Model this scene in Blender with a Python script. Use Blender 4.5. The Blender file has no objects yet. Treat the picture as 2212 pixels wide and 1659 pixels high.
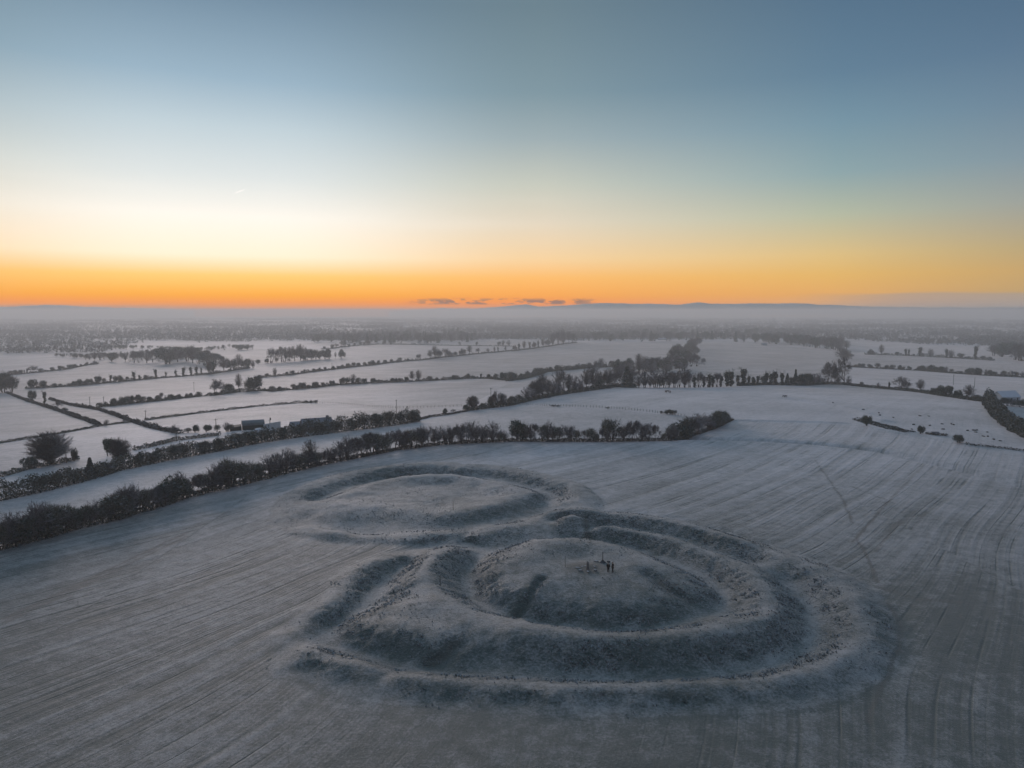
import bpy, math, random
import numpy as np
from mathutils import Vector

# ------------------------------------------------------------------ camera, world, sun, exposure
S = bpy.context.scene
COL = S.collection
R = math.radians
CAM_H = 46.0
PITCH = 5.86            # degrees below the horizontal
FPX = 1535.5            # focal length in pixels of a 2212 x 1659 frame
CX, CY = 1106.0, 829.5
cam_d = bpy.data.cameras.new('camera')
cam_d.sensor_width = 36.0
cam_d.lens = 36.0 * FPX / 2212.0
cam_d.clip_start = 0.5
cam_d.clip_end = 80000.0
cam = bpy.data.objects.new('camera', cam_d)
cam.location = (0, 0, CAM_H)
cam.rotation_euler = (R(90 - PITCH), 0, 0)
COL.objects.link(cam)
S.camera = cam

SUN_AZ = -22.0          # degrees, negative = to the left of straight ahead
SUN_EL = 7.0
world = bpy.data.worlds.new('World')
S.world = world
world.use_nodes = True


def lin(c):
    return tuple((x / 255 / 12.92) if x / 255 <= 0.04045 else ((x / 255 + 0.055) / 1.055) ** 2.4 for x in c)


class NT:
    """tiny helper round a node tree"""
    def __init__(s, tree):
        s.t = tree
        tree.nodes.clear()

    def n(s, kind, **kw):
        nd = s.t.nodes.new(kind)
        for k, v in kw.items():
            setattr(nd, k, v)
        return nd

    def put(s, sock, v):
        if isinstance(v, bpy.types.NodeSocket):
            s.t.links.new(v, sock)
        elif v is not None:
            sock.default_value = v

    def math(s, op, a, b=None, c=None, clamp=False):
        nd = s.n('ShaderNodeMath', operation=op, use_clamp=clamp)
        for i, v in enumerate((a, b, c)):
            if v is not None:
                s.put(nd.inputs[i], v)
        return nd.outputs[0]

    def mapr(s, v, a, b, c=0.0, d=1.0, smooth=True):
        nd = s.n('ShaderNodeMapRange', interpolation_type='SMOOTHSTEP' if smooth else 'LINEAR')
        nd.clamp = True
        for i, x in enumerate((v, a, b, c, d)):
            s.put(nd.inputs[i], x)
        return nd.outputs[0]

    def mix(s, f, a, b, blend='MIX'):
        nd = s.n('ShaderNodeMix', data_type='RGBA', blend_type=blend)
        nd.clamp_factor = True
        s.put(nd.inputs[0], f)
        for sock, v in ((nd.inputs[6], a), (nd.inputs[7], b)):
            if isinstance(v, tuple):
                v = tuple(v) + (1.0,) if len(v) == 3 else v
            s.put(sock, v)
        return nd.outputs[2]

    def noise(s, vec, scale, detail=4.0, rough=0.55, dist=0.0, w=None):
        nd = s.n('ShaderNodeTexNoise')
        s.put(nd.inputs['Vector'], vec)
        nd.inputs['Scale'].default_value = scale
        nd.inputs['Detail'].default_value = detail
        nd.inputs['Roughness'].default_value = rough
        nd.inputs['Distortion'].default_value = dist
        return nd.outputs['Fac']

    def combine(s, x, y, z):
        nd = s.n('ShaderNodeCombineXYZ')
        for i, v in enumerate((x, y, z)):
            s.put(nd.inputs[i], v)
        return nd.outputs[0]

    def sep(s, v):
        nd = s.n('ShaderNodeSeparateXYZ')
        s.put(nd.inputs[0], v)
        return nd.outputs


w = NT(world.node_tree)
tc = w.n('ShaderNodeTexCoord').outputs['Generated']
sx, sy, sz = w.sep(tc)
el = w.math('DEGREES', w.math('ARCSINE', sz))
az = w.math('DEGREES', w.math('ARCTAN2', sx, sy))
off = w.math('ABSOLUTE', w.math('WRAP', w.math('SUBTRACT', az, SUN_AZ), 180.0, -180.0))
tpos = w.math('SQRT', w.math('DIVIDE', w.math('MAXIMUM', w.math('ADD', el, 1.0), 0.0), 91.0))
ELS = [-1.0, 0.2, 0.7, 1.2, 2.66, 4.1, 6.95, 9.8, 13.2, 16.4, 22.2, 40.0, 90.0]
SKY = {
    0.0: [(256, 146, 30), (258, 150, 10), (262, 158, 0), (260, 176, 30), (258, 210, 120), (264, 246, 218), (255, 250, 240), (222, 228, 228), (192, 208, 216), (152, 178, 196), (108, 134, 155), (120, 148, 168), (142, 166, 180)],
    24.7: [(262, 146, 40), (264, 148, 34), (266, 152, 34), (260, 170, 60), (256, 190, 106), (248, 211, 160), (226, 213, 192), (197, 200, 188), (155, 171, 176), (124, 148, 159), (104, 127, 139), (116, 144, 166), (142, 166, 180)],
    46.0: [(226, 172, 116), (230, 172, 110), (236, 172, 100), (234, 172, 92), (229, 182, 102), (221, 190, 130), (178, 184, 162), (138, 163, 168), (114, 145, 162), (94, 125, 148), (78, 107, 132), (104, 136, 162), (142, 166, 180)],
    60.0: [(172, 164, 156), (172, 162, 148), (180, 162, 132), (188, 160, 110), (194, 161, 108), (176, 159, 122), (148, 153, 152), (124, 143, 157), (102, 127, 149), (87, 114, 140), (66, 95, 121), (98, 130, 158), (142, 166, 180)],
    130.0: [(100, 94, 102), (100, 94, 102), (102, 95, 104), (103, 95, 106), (103, 94, 108), (100, 94, 108), (95, 94, 110), (88, 92, 110), (82, 90, 110), (76, 88, 110), (70, 86, 110), (88, 114, 146), (142, 166, 180)],
}
ramps = []
for o_, cols in SKY.items():
    rp = w.n('ShaderNodeValToRGB')
    cr = rp.color_ramp
    while len(cr.elements) > 1:
        cr.elements.remove(cr.elements[-1])
    for i, (e_, c_) in enumerate(zip(ELS, cols)):
        p_ = math.sqrt((e_ + 1) / 91)
        if i == 0:
            q = cr.elements[0]
            q.position = 0
        else:
            q = cr.elements.new(p_)
        q.color = (*lin(c_), 1)
    w.put(rp.inputs[0], tpos)
    ramps.append((o_, rp.outputs[0]))
skyc = ramps[0][1]
for (oa, ca), (ob, cb) in zip(ramps, ramps[1:]):
    skyc = w.mix(w.mapr(off, 3.0 if oa == 0 else oa, ob, smooth=oa == 0), skyc, cb)
# faint streaks of thin cloud and the low row of small cumulus over the horizon
cv = w.combine(w.math('MULTIPLY', az, 0.95), w.math('MULTIPLY', el, 3.0), 3.4)
puff = w.noise(cv, 1.0, 6.0, 0.65)
win = w.math('MULTIPLY', w.mapr(az, -9.0, -6.0), w.mapr(az, 8.0, 5.0))
flat = w.math('MULTIPLY', w.mapr(el, 0.45, 0.62), w.mapr(el, 1.15, 0.75))
cm = w.math('MULTIPLY', w.mapr(puff, 0.44, 0.58), w.math('MULTIPLY', win, flat))
skyc = w.mix(w.math('MULTIPLY', cm, 0.85), skyc, lin((112, 96, 98)))
cv2 = w.combine(w.math('MULTIPLY', az, 0.18), w.math('MULTIPLY', el, 2.2), 9.0)
st = w.noise(cv2, 1.0, 3.0, 0.5)
win2 = w.math('MULTIPLY', w.mapr(az, -40.0, -32.0), w.mapr(el, 1.2, 0.6))
bank = w.math('MULTIPLY', w.mapr(az, 20.0, 30.0), w.mapr(w.math('ADD', el, w.math('MULTIPLY', st, 0.5)), 1.62, 1.32))
skyc = w.mix(w.math('MULTIPLY', bank, 0.55), skyc, lin((158, 152, 154)))
low = w.math('MULTIPLY', w.mapr(w.math('ADD', el, w.math('MULTIPLY', puff, 0.28)), 0.66, 0.50), w.mapr(az, -20.0, -30.0))
skyc = w.mix(w.math('MULTIPLY', low, 0.5), skyc, lin((205, 150, 110)))
# wide soft veils of thin cirrus brightening the glow
veil = w.noise(w.combine(w.math('MULTIPLY', az, 0.05), w.math('MULTIPLY', el, 0.55), 1.0), 1.0, 3.0, 0.5)
vm = w.math('MULTIPLY', w.mapr(veil, 0.45, 0.7), w.math('MULTIPLY', w.mapr(el, 4.0, 7.0), w.math('MULTIPLY', w.mapr(el, 12.0, 8.0), w.mapr(off, 40.0, 5.0))))
skyc = w.mix(w.math('MULTIPLY', vm, 0.10), skyc, (1.0, 0.95, 0.88))
# short contrail
tx = w.math('SUBTRACT', az, -20.55)
ty = w.math('SUBTRACT', el, w.math('ADD', 8.72, w.math('MULTIPLY', tx, 0.42)))
tr = w.math('MULTIPLY', w.mapr(w.math('ABSOLUTE', tx), 0.42, 0.15), w.mapr(w.math('ABSOLUTE', ty), 0.06, 0.015))
skyc = w.mix(w.math('MULTIPLY', tr, 0.8), skyc, (1.05, 1.0, 0.97))
bg = w.n('ShaderNodeBackground')
w.put(bg.inputs['Color'], skyc)
bg.inputs['Strength'].default_value = 1.0
sky = w.n('ShaderNodeTexSky', sky_type='NISHITA')
sky.sun_disc = False
sky.sun_elevation = R(-1.5)
sky.sun_rotation = R(SUN_AZ)
sky.altitude = 150
sky.air_density = 1.0
sky.dust_density = 1.0
bg2 = w.n('ShaderNodeBackground')
w.put(bg2.inputs['Color'], sky.outputs[0])
bg2.inputs['Strength'].default_value = 0.05
add = w.n('ShaderNodeAddShader')
w.put(add.inputs[0], bg.outputs[0])
w.put(add.inputs[1], bg2.outputs[0])
wo = w.n('ShaderNodeOutputWorld')
w.put(wo.inputs[0], add.outputs[0])

sun_d = bpy.data.lights.new('sun', 'SUN')
sun_d.energy = 1.6
sun_d.angle = R(26)
sun_d.color = (1.0, 0.83, 0.79)
sun = bpy.data.objects.new('sun', sun_d)
sd = Vector((math.sin(R(SUN_AZ)) * math.cos(R(SUN_EL)), math.cos(R(SUN_AZ)) * math.cos(R(SUN_EL)), math.sin(R(SUN_EL))))
sun.rotation_euler = sd.to_track_quat('Z', 'Y').to_euler()
COL.objects.link(sun)

S.view_settings.view_transform = 'Standard'
S.view_settings.look = 'None'
S.view_settings.gamma = 1.0
S.view_settings.exposure = 0.0
S.render.film_transparent = False
try:
    S.cycles.volume_bounces = 1
    S.cycles.max_bounces = 4
    S.cycles.diffuse_bounces = 2
    S.cycles.use_denoising = True
    S.cycles.sample_clamp_indirect = 4.0
except Exception:
    pass

rng = np.random.default_rng(7)
rnd = random.Random(11)

# ------------------------------------------------------------------ scene helpers


def tag(o, label=None, cat=None, group=None, kind=None):
    for k, v in (('label', label), ('category', cat), ('group', group), ('kind', kind)):
        if v:
            o[k] = v
    return o


def link(name, data, parent=None):
    o = bpy.data.objects.new(name, data)
    COL.objects.link(o)
    if parent is not None:
        o.parent = parent
    return o


def mesh_np(name, V, F, mats=(), midx=None, smooth=False):
    """numpy vertices (n,3) and faces (m,3 or 4) to a mesh"""
    V = np.asarray(V, np.float32)
    F = np.asarray(F, np.int32)
    k = F.shape[1]
    me = bpy.data.meshes.new(name)
    me.vertices.add(len(V))
    me.vertices.foreach_set('co', V.ravel())
    me.loops.add(F.size)
    me.loops.foreach_set('vertex_index', F.ravel())
    me.polygons.add(len(F))
    me.polygons.foreach_set('loop_start', np.arange(len(F), dtype=np.int32) * k)
    for m in mats:
        me.materials.append(m)
    if midx is not None:
        me.polygons.foreach_set('material_index', np.asarray(midx, np.int32))
    me.update(calc_edges=True)
    if smooth:
        me.polygons.foreach_set('use_smooth', np.ones(len(F), bool))
    return me


def smooth01(x):
    x = np.clip(x, 0, 1)
    return x * x * (3 - 2 * x)


def hash2(ix, iy, seed):
    h = (ix.astype(np.int64) * 374761393 + iy.astype(np.int64) * 668265263 + seed * 144665) & 0x7fffffff
    h = ((h ^ (h >> 13)) * 1274126177) & 0x7fffffff
    h = h ^ (h >> 16)
    return (h & 0xffff) / 65535.0


def vnoise(x, y, seed=0):
    ix, iy = np.floor(x), np.floor(y)
    fx, fy = smooth01(x - ix), smooth01(y - iy)
    a, b = hash2(ix, iy, seed), hash2(ix + 1, iy, seed)
    c, d = hash2(ix, iy + 1, seed), hash2(ix + 1, iy + 1, seed)
    return (a * (1 - fx) + b * fx) * (1 - fy) + (c * (1 - fx) + d * fx) * fy - 0.5


# ------------------------------------------------------------------ lie of the land
_e = np.linspace(0, 20000, 20001)
_t = np.interp(_e, [0, 225, 300, 450, 700, 1200, 2500, 6000, 20000], [0, 0, 2, 12, 25, 40, 50, 54, 56])
_k = np.ones(81) / 81
_t = np.convolve(np.pad(_t, 40, mode='edge'), _k, mode='valid')


def base_z(x, y):
    x = np.asarray(x, float)
    y = np.asarray(y, float)
    r = np.hypot(x, y)
    a = np.degrees(np.arctan2(x, y))
    sh = 160 * smooth01((a + 12) / 30)
    z = -np.interp(r - sh, _e, _t)
    und = smooth01((r - 350) / 500)
    z = z + und * (5.0 * vnoise(x / 420 + 3.3, y / 420 + 8.1, 3) + 2.0 * vnoise(x / 150, y / 150, 5))
    return z


def ray(u, v):
    a = (u - CX) / FPX
    b = (CY - v) / FPX
    p = R(PITCH)
    return np.array([a, math.cos(p) + b * math.sin(p), -math.sin(p) + b * math.cos(p)])


def at_z(u, v, z):
    d = ray(u, v)
    t = (CAM_H - z) / -d[2]
    return np.array([d[0] * t, d[1] * t, z])


_ts = np.geomspace(40, 16000, 700)
EW = None                # earthwork height function, set below


def height(x, y):
    z = base_z(x, y)
    if EW is not None:
        z = z + EW(np.asarray(x, float), np.asarray(y, float))
    return z


def land(u, v):
    """the point of the land seen at picture position u, v"""
    d = ray(u, v)

    def gap(t):
        return CAM_H + d[2] * t - height(d[0] * t, d[1] * t)
    g = gap(_ts)
    i = int(np.argmax(g < 0)) if (g < 0).any() else len(_ts) - 1
    a, b = _ts[max(i - 1, 0)], _ts[i]
    for _ in range(24):
        m = (a + b) / 2
        if gap(np.array([m]))[0] < 0:
            b = m
        else:
            a = m
    t = (a + b) / 2
    x, y = d[0] * t, d[1] * t
    return np.array([x, y, float(height(np.array([x]), np.array([y]))[0])])


def depth(p):
    q = R(PITCH)
    return p[1] * math.cos(q) - (p[2] - CAM_H) * math.sin(q)


def c1(x, y):
    return 575.1 + x * 0.34137, 973.3 + y * 0.34137


def c2(x, y):
    return 1194.5 + x * 0.34137, 973.3 + y * 0.34137


def k_(k, x, y):
    return 553 * k + x * 0.2507, 601.7 + y * 0.2507


def c4(x, y):
    return x * 0.26, 929 + y * 0.26


def c3(x, y):
    return 1194.5 + x * 0.088, 1159.1 + y * 0.088


ZS = 0.51        # how high the banks stand, against the first estimate


def L1(*pts):
    return np.array([at_z(*c1(x, y), z * ZS) for x, y, z in pts])


def L2(*pts):
    return np.array([at_z(*c2(x, y), z * ZS) for x, y, z in pts])


def resample(P, step):
    P = np.asarray(P)
    s = np.r_[0, np.cumsum(np.hypot(*np.diff(P[:, :2], axis=0).T))]
    n = max(2, int(s[-1] / step) + 1)
    q = np.linspace(0, s[-1], n)
    return np.stack([np.interp(q, s, P[:, i]) for i in range(P.shape[1])], 1)


def offset_line(P, d, z):
    P = resample(P, 2.5)
    t = np.gradient(P[:, :2], axis=0)
    t /= np.linalg.norm(t, axis=1)[:, None] + 1e-9
    return np.c_[P[:, 0] - t[:, 1] * d, P[:, 1] + t[:, 0] * d, np.full(len(P), z * ZS)]


def between(A, B, f, z):
    """the line between two crests"""
    A = resample(A, 2.0)
    out = []
    B = resample(B, 0.5)
    for p in A:
        j = np.argmin(np.hypot(B[:, 0] - p[0], B[:, 1] - p[1]))
        out.append((p[0] + (B[j, 0] - p[0]) * f, p[1] + (B[j, 1] - p[1]) * f, z * ZS))
    return np.array(out)


# ---- the two ring earthworks, as crest, ditch and plateau lines
ch_outer = L1((200, 305, 0.29), (300, 250, 0.86), (400, 205, 1.08), (520, 170, 1.15), (700, 145, 1.22), (880, 130, 1.37), (1050, 105, 1.66), (1150, 108, 1.66), (1220, 128, 1.37),
              (1245, 137, 0.58), (1290, 121, 1.30), (1380, 118, 1.37), (1500, 135, 1.37), (1700, 170, 1.37), (1820, 195, 1.37), (1915, 228, 1.51), (1965, 262, 1.37), (2000, 305, 0.94), (2012, 350, 0.43))
ch_far = L1((430, 300, 1.3), (560, 245, 1.4), (700, 200, 1.5), (850, 170, 1.6), (1000, 158, 1.6), (1150, 155, 1.6), (1280, 165, 1.6), (1400, 185, 1.6), (1520, 215, 1.6), (1640, 245, 1.7), (1700, 270, 1.8))
ch_near = L1((400, 320, 1.2), (540, 322, 1.6), (700, 345, 1.7), (850, 380, 1.5), (1000, 397, 1.3), (1100, 415, 1.2), (1200, 405, 1.25), (1320, 385, 1.45), (1450, 350, 1.9), (1550, 300, 2.0), (1620, 268, 2.1), (1700, 270, 1.8))
ch_ditch_far = between(ch_far, ch_outer, 0.55, -0.9)
ch_in = L1((560, 290, 1.1), (700, 280, 1.0), (900, 325, .95), (1100, 360, .95), (1300, 330, 1.0), (1450, 280, 1.1), (1350, 225, 1.1), (1150, 200, 1.05), (950, 205, 1.05), (760, 232, 1.05), (980, 270, 1.2), (985, 255, 1.25), (1100, 290, 1.05), (470, 305, 1.2))
ch_ditch = L1((300, 470, -.8), (450, 505, -1), (620, 530, -1.1), (730, 525, -1.1), (820, 505, -.9), (1000, 492, -.7), (1150, 480, -.6), (1250, 467, -.6), (1450, 440, -.8), (1600, 425, -1.0), (1750, 400, -.8))
ch_left = L1((355, 360, .8), (330, 420, -.1), (250, 425, -.6), (180, 420, -.1), (200, 330, .1), (280, 322, .3))
ch_right = L1((1760, 300, -.6), (1790, 345, -.8), (1785, 385, -.7), (1880, 330, .5), (1900, 370, .2))
near_a = L1((235, 487, .1), (270, 488, .4), (380, 506, .6), (520, 531, .7), (640, 543, .7), (720, 540, .5), (748, 531, -.3))
near_b = L1((770, 582, -.1), (830, 568, .3), (900, 560, .5), (1000, 546, .55), (1150, 532, .55), (1240, 522, .3), (1275, 530, -.3))
near_c = L1((150, 520, -.1), (300, 560, -.15), (500, 590, -.2), (700, 605, -.1))
near_d = L1((800, 625, -.5), (900, 605, -.7), (1050, 595, -.8), (1200, 575, -.8), (1290, 565, -.8))
near_e = L1((800, 697, .1), (880, 668, .3), (960, 652, .4))
f_out_far = np.vstack([L1((1300, 540, .2), (1360, 508, .6), (1450, 490, .8), (1600, 466, .9), (1690, 462, .9), (1730, 452, 1.0), (1800, 432, 1.2), (1870, 416, 1.2), (1920, 402, 1.4), (2000, 396, 1.6), (2090, 402, 1.5), (2138, 413, 1.2), (2147, 420, .4)),
                       L2((345, 408, 1.3), (450, 400, 1.7), (600, 425, 1.8), (800, 465, 1.8), (950, 500, 1.8), (1100, 550, 1.8), (1230, 590, 1.6), (1310, 615, 1.2), (1400, 660, 1.3), (1500, 680, 1.5), (1600, 710, 1.6), (1700, 755, 1.7), (1800, 820, 1.5), (1870, 890, 1.5),
                          (1910, 970, 1.5), (1930, 1060, 1.5), (1930, 1140, 1.45), (1900, 1220, 1.4), (1820, 1300, 1.4), (1700, 1365, 1.3), (1550, 1415, 1.3), (1350, 1450, 1.2), (1100, 1472, 1.2), (800, 1482, 1.1), (500, 1488, 1.1), (200, 1485, 1.1), (0, 1478, 1.1)),
                       L1((1600, 1470, 1.1), (1400, 1464, 1.1), (1250, 1452, 1.05), (1130, 1440, 1.0), (1000, 1427, .95), (880, 1424, .9), (790, 1430, .8), (760, 1425, .2), (740, 1413, .8), (650, 1370, 1.1), (500, 1320, 1.2), (350, 1278, 1.2), (270, 1262, 1), (200, 1275, .5), (140, 1290, .1))])
f_foot = offset_line(f_out_far[12:], 5.0, 0.0)
f_in_far = np.vstack([L1((1820, 445, .8), (1900, 427, 1.4), (1990, 433, 1.4), (2060, 455, 1.2), (2090, 478, .4)),
                      L2((235, 513, 1.0), (260, 495, 1.5), (310, 483, 1.7), (420, 492, 1.8), (600, 525, 1.8), (720, 547, 1.8), (850, 590, 1.8), (960, 635, 1.8), (1080, 672, 1.9), (1180, 712, 2.0), (1280, 785, 2.1), (1345, 865, 2.1), (1370, 940, 2.1), (1360, 1000, 2.1))])
f_ditch_far = between(f_in_far[:14], f_out_far, 0.5, -1.0)
f_ditch = np.vstack([L2((1450, 815, -1), (1540, 885, -1.1), (1600, 950, -1.1), (1640, 1030, -1.1), (1655, 1110, -1.1), (1650, 1180, -1.1), (1590, 1250, -1.1), (1480, 1320, -1.1), (1330, 1375, -1.2), (1100, 1415, -1.2), (800, 1435, -1.2), (400, 1445, -1.2), (0, 1440, -1.2)),
                     L1((1600, 1430, -1.2), (1400, 1420, -1.2), (1200, 1410, -1.1), (1000, 1395, -1), (850, 1375, -1), (700, 1335, -1), (560, 1290, -1), (420, 1240, -1), (330, 1200, -.9), (330, 1150, -.9), (420, 1090, -1), (520, 1030, -1), (620, 960, -1.1), (700, 890, -1.3),
                        (760, 820, -1.3), (810, 755, -1), (870, 710, -.7))])
scarp = L1((90, 1215, .1), (110, 1195, .2), (250, 1090, .35), (330, 1040, .4), (450, 960, .45), (540, 835, .45), (640, 770, .4), (760, 715, .2))
f_top = np.vstack([L2((1385, 1045, 2.2), (1330, 1080, 2.2), (1200, 1120, 1.9), (1050, 1150, 2.1), (850, 1180, 2.2), (600, 1200, 2.2), (300, 1200, 2.2), (0, 1180, 2.2)), L1((1700, 1160, 2.2), (1550, 1120, 2.2), (1450, 1090, 2.1))])
f_top_in = np.vstack([L2((1250, 1035, 1.4), (1100, 1065, 1.3), (900, 1108, 1.3), (700, 1132, 1.3), (500, 1147, 1.3), (300, 1147, 1.3), (100, 1128, 1.3)), L1((1814, 1112, 1.3), (1700, 1098, 1.3), (1560, 1062, 1.3), (1450, 1040, 1.3))])
m_a = L1((1190, 615, 1.7), (1120, 635, 2.4), (1050, 665, 2.9), (1000, 720, 3.2), (970, 780, 3.2), (960, 830, 2.9))
m_a2 = L1((1060, 870, 2.6), (1200, 940, 2.0), (1330, 1010, 1.6))
m_b = L1((560, 1090, 1.0), (640, 1042, 1.5), (740, 995, 2.2), (800, 985, 2.5), (860, 990, 2.6), (900, 1010, 2.6), (850, 1050, 2.5), (700, 1045, 2.0))
m_c = L1((850, 930, 1.3), (780, 965, .8), (700, 1150, 1.2), (900, 1150, 1.9), (1050, 1130, 2.0), (1200, 1100, 2.1), (1000, 1050, 2.2), (1160, 1225, .9), (1080, 1295, .0))
ring = np.vstack([L1((1450, 640, -.2), (1380, 660, -.3), (1330, 720, -.7), (1300, 790, -.9), (1310, 870, -1), (1360, 950, -1), (1440, 1015, -1), (1550, 1040, -1), (1700, 1070, -1)),
                  L2((0, 1095, -1), (150, 1115, -1), (350, 1128, -1), (550, 1120, -1), (750, 1090, -1), (900, 1055, -.9), (1000, 1015, -.9), (1060, 975, -.9), (1080, 930, -.8), (1060, 880, -.8), (1010, 830, -.8), (900, 770, -.8), (800, 715, -.8), (700, 670, -.8), (600, 635, -.8), (450, 595, -.8), (300, 565, -.8), (150, 545, -.7)),
                  L1((1800, 556, -.7), (1700, 572, -.7), (1600, 598, -.6), (1500, 622, -.4))])
mound = [L1((1500, 760, 3.2), (1650, 790, 3.6), (1760, 797, 3.8)), L2((100, 802, 3.8), (300, 806, 3.8), (500, 792, 3.6), (600, 790, 3.3)),
         L1((1450, 650, 2.0), (1600, 590, 3.0), (1700, 570, 3.4), (1900, 556, 3.7), (2000, 562, 3.7)), L2((300, 585, 3.6), (450, 620, 3.5), (600, 670, 3.2), (750, 740, 2.6), (900, 830, 1.6), (980, 900, .6)),
         L2((230, 740, 4.1), (330, 720, 4.1), (100, 700, 4.1), (200, 650, 4.0), (420, 700, 4.0)),
         L2((0, 900, 2.5), (300, 930, 2.5), (600, 920, 2.2), (750, 900, 1.8), (850, 930, 1.1)), L2((0, 1000, .8), (300, 1035, .7), (600, 1025, .6), (800, 985, .4)),
         L1((1560, 860, 2.3), (1450, 880, 1.3), (1420, 780, 2.1), (1380, 720, 1.6), (1650, 925, 1.9))]
flat0 = L1((100, 700, 0), (300, 800, 0), (500, 700, 0), (300, 950, 0), (150, 1100, 0), (0, 1250, 0), (600, 655, -.1), (0, 900, 0), (-150, 700, 0), (-150, 400, 0), (0, 480, 0), (100, 250, 0), (250, 180, 0), (450, 110, 0), (700, 75, 0), (1000, 55, 0), (1300, 60, 0), (1600, 95, 0),
           (1850, 150, 0), (2000, 200, 0), (2100, 270, 0), (2130, 340, 0), (2250, 380, 0), (2300, 330, 0), (0, 1400, 0), (250, 1400, 0), (500, 1470, 0), (-200, 1000, 0), (-250, 1300, 0))
flat1 = L2((450, 360, 0), (700, 400, 0), (1000, 470, 0), (1300, 550, 0), (1600, 640, 0), (1850, 740, 0), (2050, 880, 0), (2150, 1050, 0), (2180, 1200, 0), (2100, 1350, 0), (1900, 1470, 0), (1600, 1560, 0), (1200, 1600, 0), (800, 1610, 0), (300, 1610, 0), (-200, 1600, 0), (-600, 1580, 0), (-1000, 1530, 0),
           (2400, 1000, 0), (2300, 1500, 0), (1500, 1750, 0), (500, 1800, 0), (-600, 1750, 0), (2200, 700, 0), (1700, 500, 0), (1000, 350, 0))
lines = [(ch_outer, 2), (ch_far, 2), (ch_near, 1.6), (ch_ditch_far, 2.5), (ch_ditch, 2), (near_a, 1.5), (near_b, 1.5), (near_c, 2.5), (near_d, 2), (near_e, 2), (f_out_far, 1.6), (f_foot, 2.5), (f_in_far, 1.8),
         (f_ditch_far, 2.5), (f_ditch, 1.6), (scarp, 1.6), (f_top, 1.8), (f_top_in, 1.8), (m_a, 1.5), (m_a2, 1.5), (m_b, 1.5), (ring, 1.7)] + [(m, 2.2) for m in mound[:6]]
P = np.vstack([resample(a, s) for a, s in lines] + [ch_in, ch_left, ch_right, m_c, mound[6], mound[7], flat0, flat1])
# thin out points closer than 0.9 m so the spline stays calm
keep = []
for i, p in enumerate(P):
    if all((p[0] - P[j, 0]) ** 2 + (p[1] - P[j, 1]) ** 2 > 0.5 for j in keep):
        keep.append(i)
P = P[keep]


def tps_fit(P, lam=0.12):
    X = P[:, :2] / 20.0
    n = len(X)
    d2 = ((X[:, None] - X[None]) ** 2).sum(-1)
    K = 0.5 * d2 * np.log(d2 + 1e-12)
    K += np.eye(n) * lam * 1e-3
    A = np.zeros((n + 3, n + 3))
    A[:n, :n] = K
    A[:n, n] = 1
    A[:n, n + 1:] = X
    A[n:, :n] = A[:n, n:].T
    b = np.r_[P[:, 2], 0, 0, 0]
    return X, np.linalg.solve(A, b)


X_, w_ = tps_fit(P)
EX0, EX1, EY0, EY1, EST = -66.0, 84.0, 62.0, 224.0, 0.6
gx = np.arange(EX0, EX1 + EST / 2, EST)
gy = np.arange(EY0, EY1 + EST / 2, EST)
GX, GY = np.meshgrid(gx, gy)
Q = np.stack([GX.ravel(), GY.ravel()], 1) / 20.0
Z = np.empty(len(Q))
for i in range(0, len(Q), 4000):
    q = Q[i:i + 4000]
    d2 = ((q[:, None] - X_[None]) ** 2).sum(-1)
    Z[i:i + 4000] = (0.5 * d2 * np.log(d2 + 1e-12)) @ w_[:-3] + w_[-3] + q @ w_[-2:]
Z = Z.reshape(GX.shape)


def seg_dist(x, y, L):
    """distance of points to a polyline"""
    out = np.full(x.shape, 1e9)
    for a, b in zip(L[:-1], L[1:]):
        vx, vy = b[0] - a[0], b[1] - a[1]
        t = np.clip(((x - a[0]) * vx + (y - a[1]) * vy) / (vx * vx + vy * vy + 1e-9), 0, 1)
        out = np.minimum(out, np.hypot(x - a[0] - t * vx, y - a[1] - t * vy))
    return out


def inside(x, y, poly):
    r = np.zeros(x.shape, bool)
    n = len(poly)
    for i in range(n):
        ax, ay = poly[i][0], poly[i][1]
        bx, by = poly[(i + 1) % n][0], poly[(i + 1) % n][1]
        c = ((ay > y) != (by > y)) & (x < (bx - ax) * (y - ay) / (by - ay + 1e-12) + ax)
        r ^= c
    return r


# outlines of the two earthworks (foot of the outer banks)
poly_f = np.vstack([offset_line(f_out_far[11:-1], 4.2, 0), offset_line(scarp, 1.5, 0)[1:], L1((860, 655, 0), (1000, 600, 0), (1250, 590, 0), (1330, 500, 0), (1600, 440, 0), (1900, 385, 0), (2060, 383, 0))])
poly_ch = np.vstack([offset_line(ch_outer, 3.5, 0), L1((1990, 385, 0), (1890, 400, 0), (1600, 452, 0), (1330, 500, 0), (1000, 575, 0), (720, 575, 0), (450, 555, 0), (200, 520, 0), (80, 470, 0), (60, 380, 0))])
near_poly = np.minimum(seg_dist(GX, GY, np.vstack([poly_f, poly_f[:1]])), seg_dist(GX, GY, np.vstack([poly_ch, poly_ch[:1]])))
ins = inside(GX, GY, poly_f) | inside(GX, GY, poly_ch)
fade = np.where(ins, 1.0, 1 - smooth01((near_poly - 0.5) / 5.0))
Z = Z * fade


def blur(A, sig):
    k = np.exp(-0.5 * (np.arange(-int(3 * sig), int(3 * sig) + 1) / sig) ** 2)
    k /= k.sum()
    A = np.apply_along_axis(lambda r: np.convolve(np.pad(r, len(k) // 2, mode='edge'), k, mode='valid'), 0, A)
    return np.apply_along_axis(lambda r: np.convolve(np.pad(r, len(k) // 2, mode='edge'), k, mode='valid'), 1, A)


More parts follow.
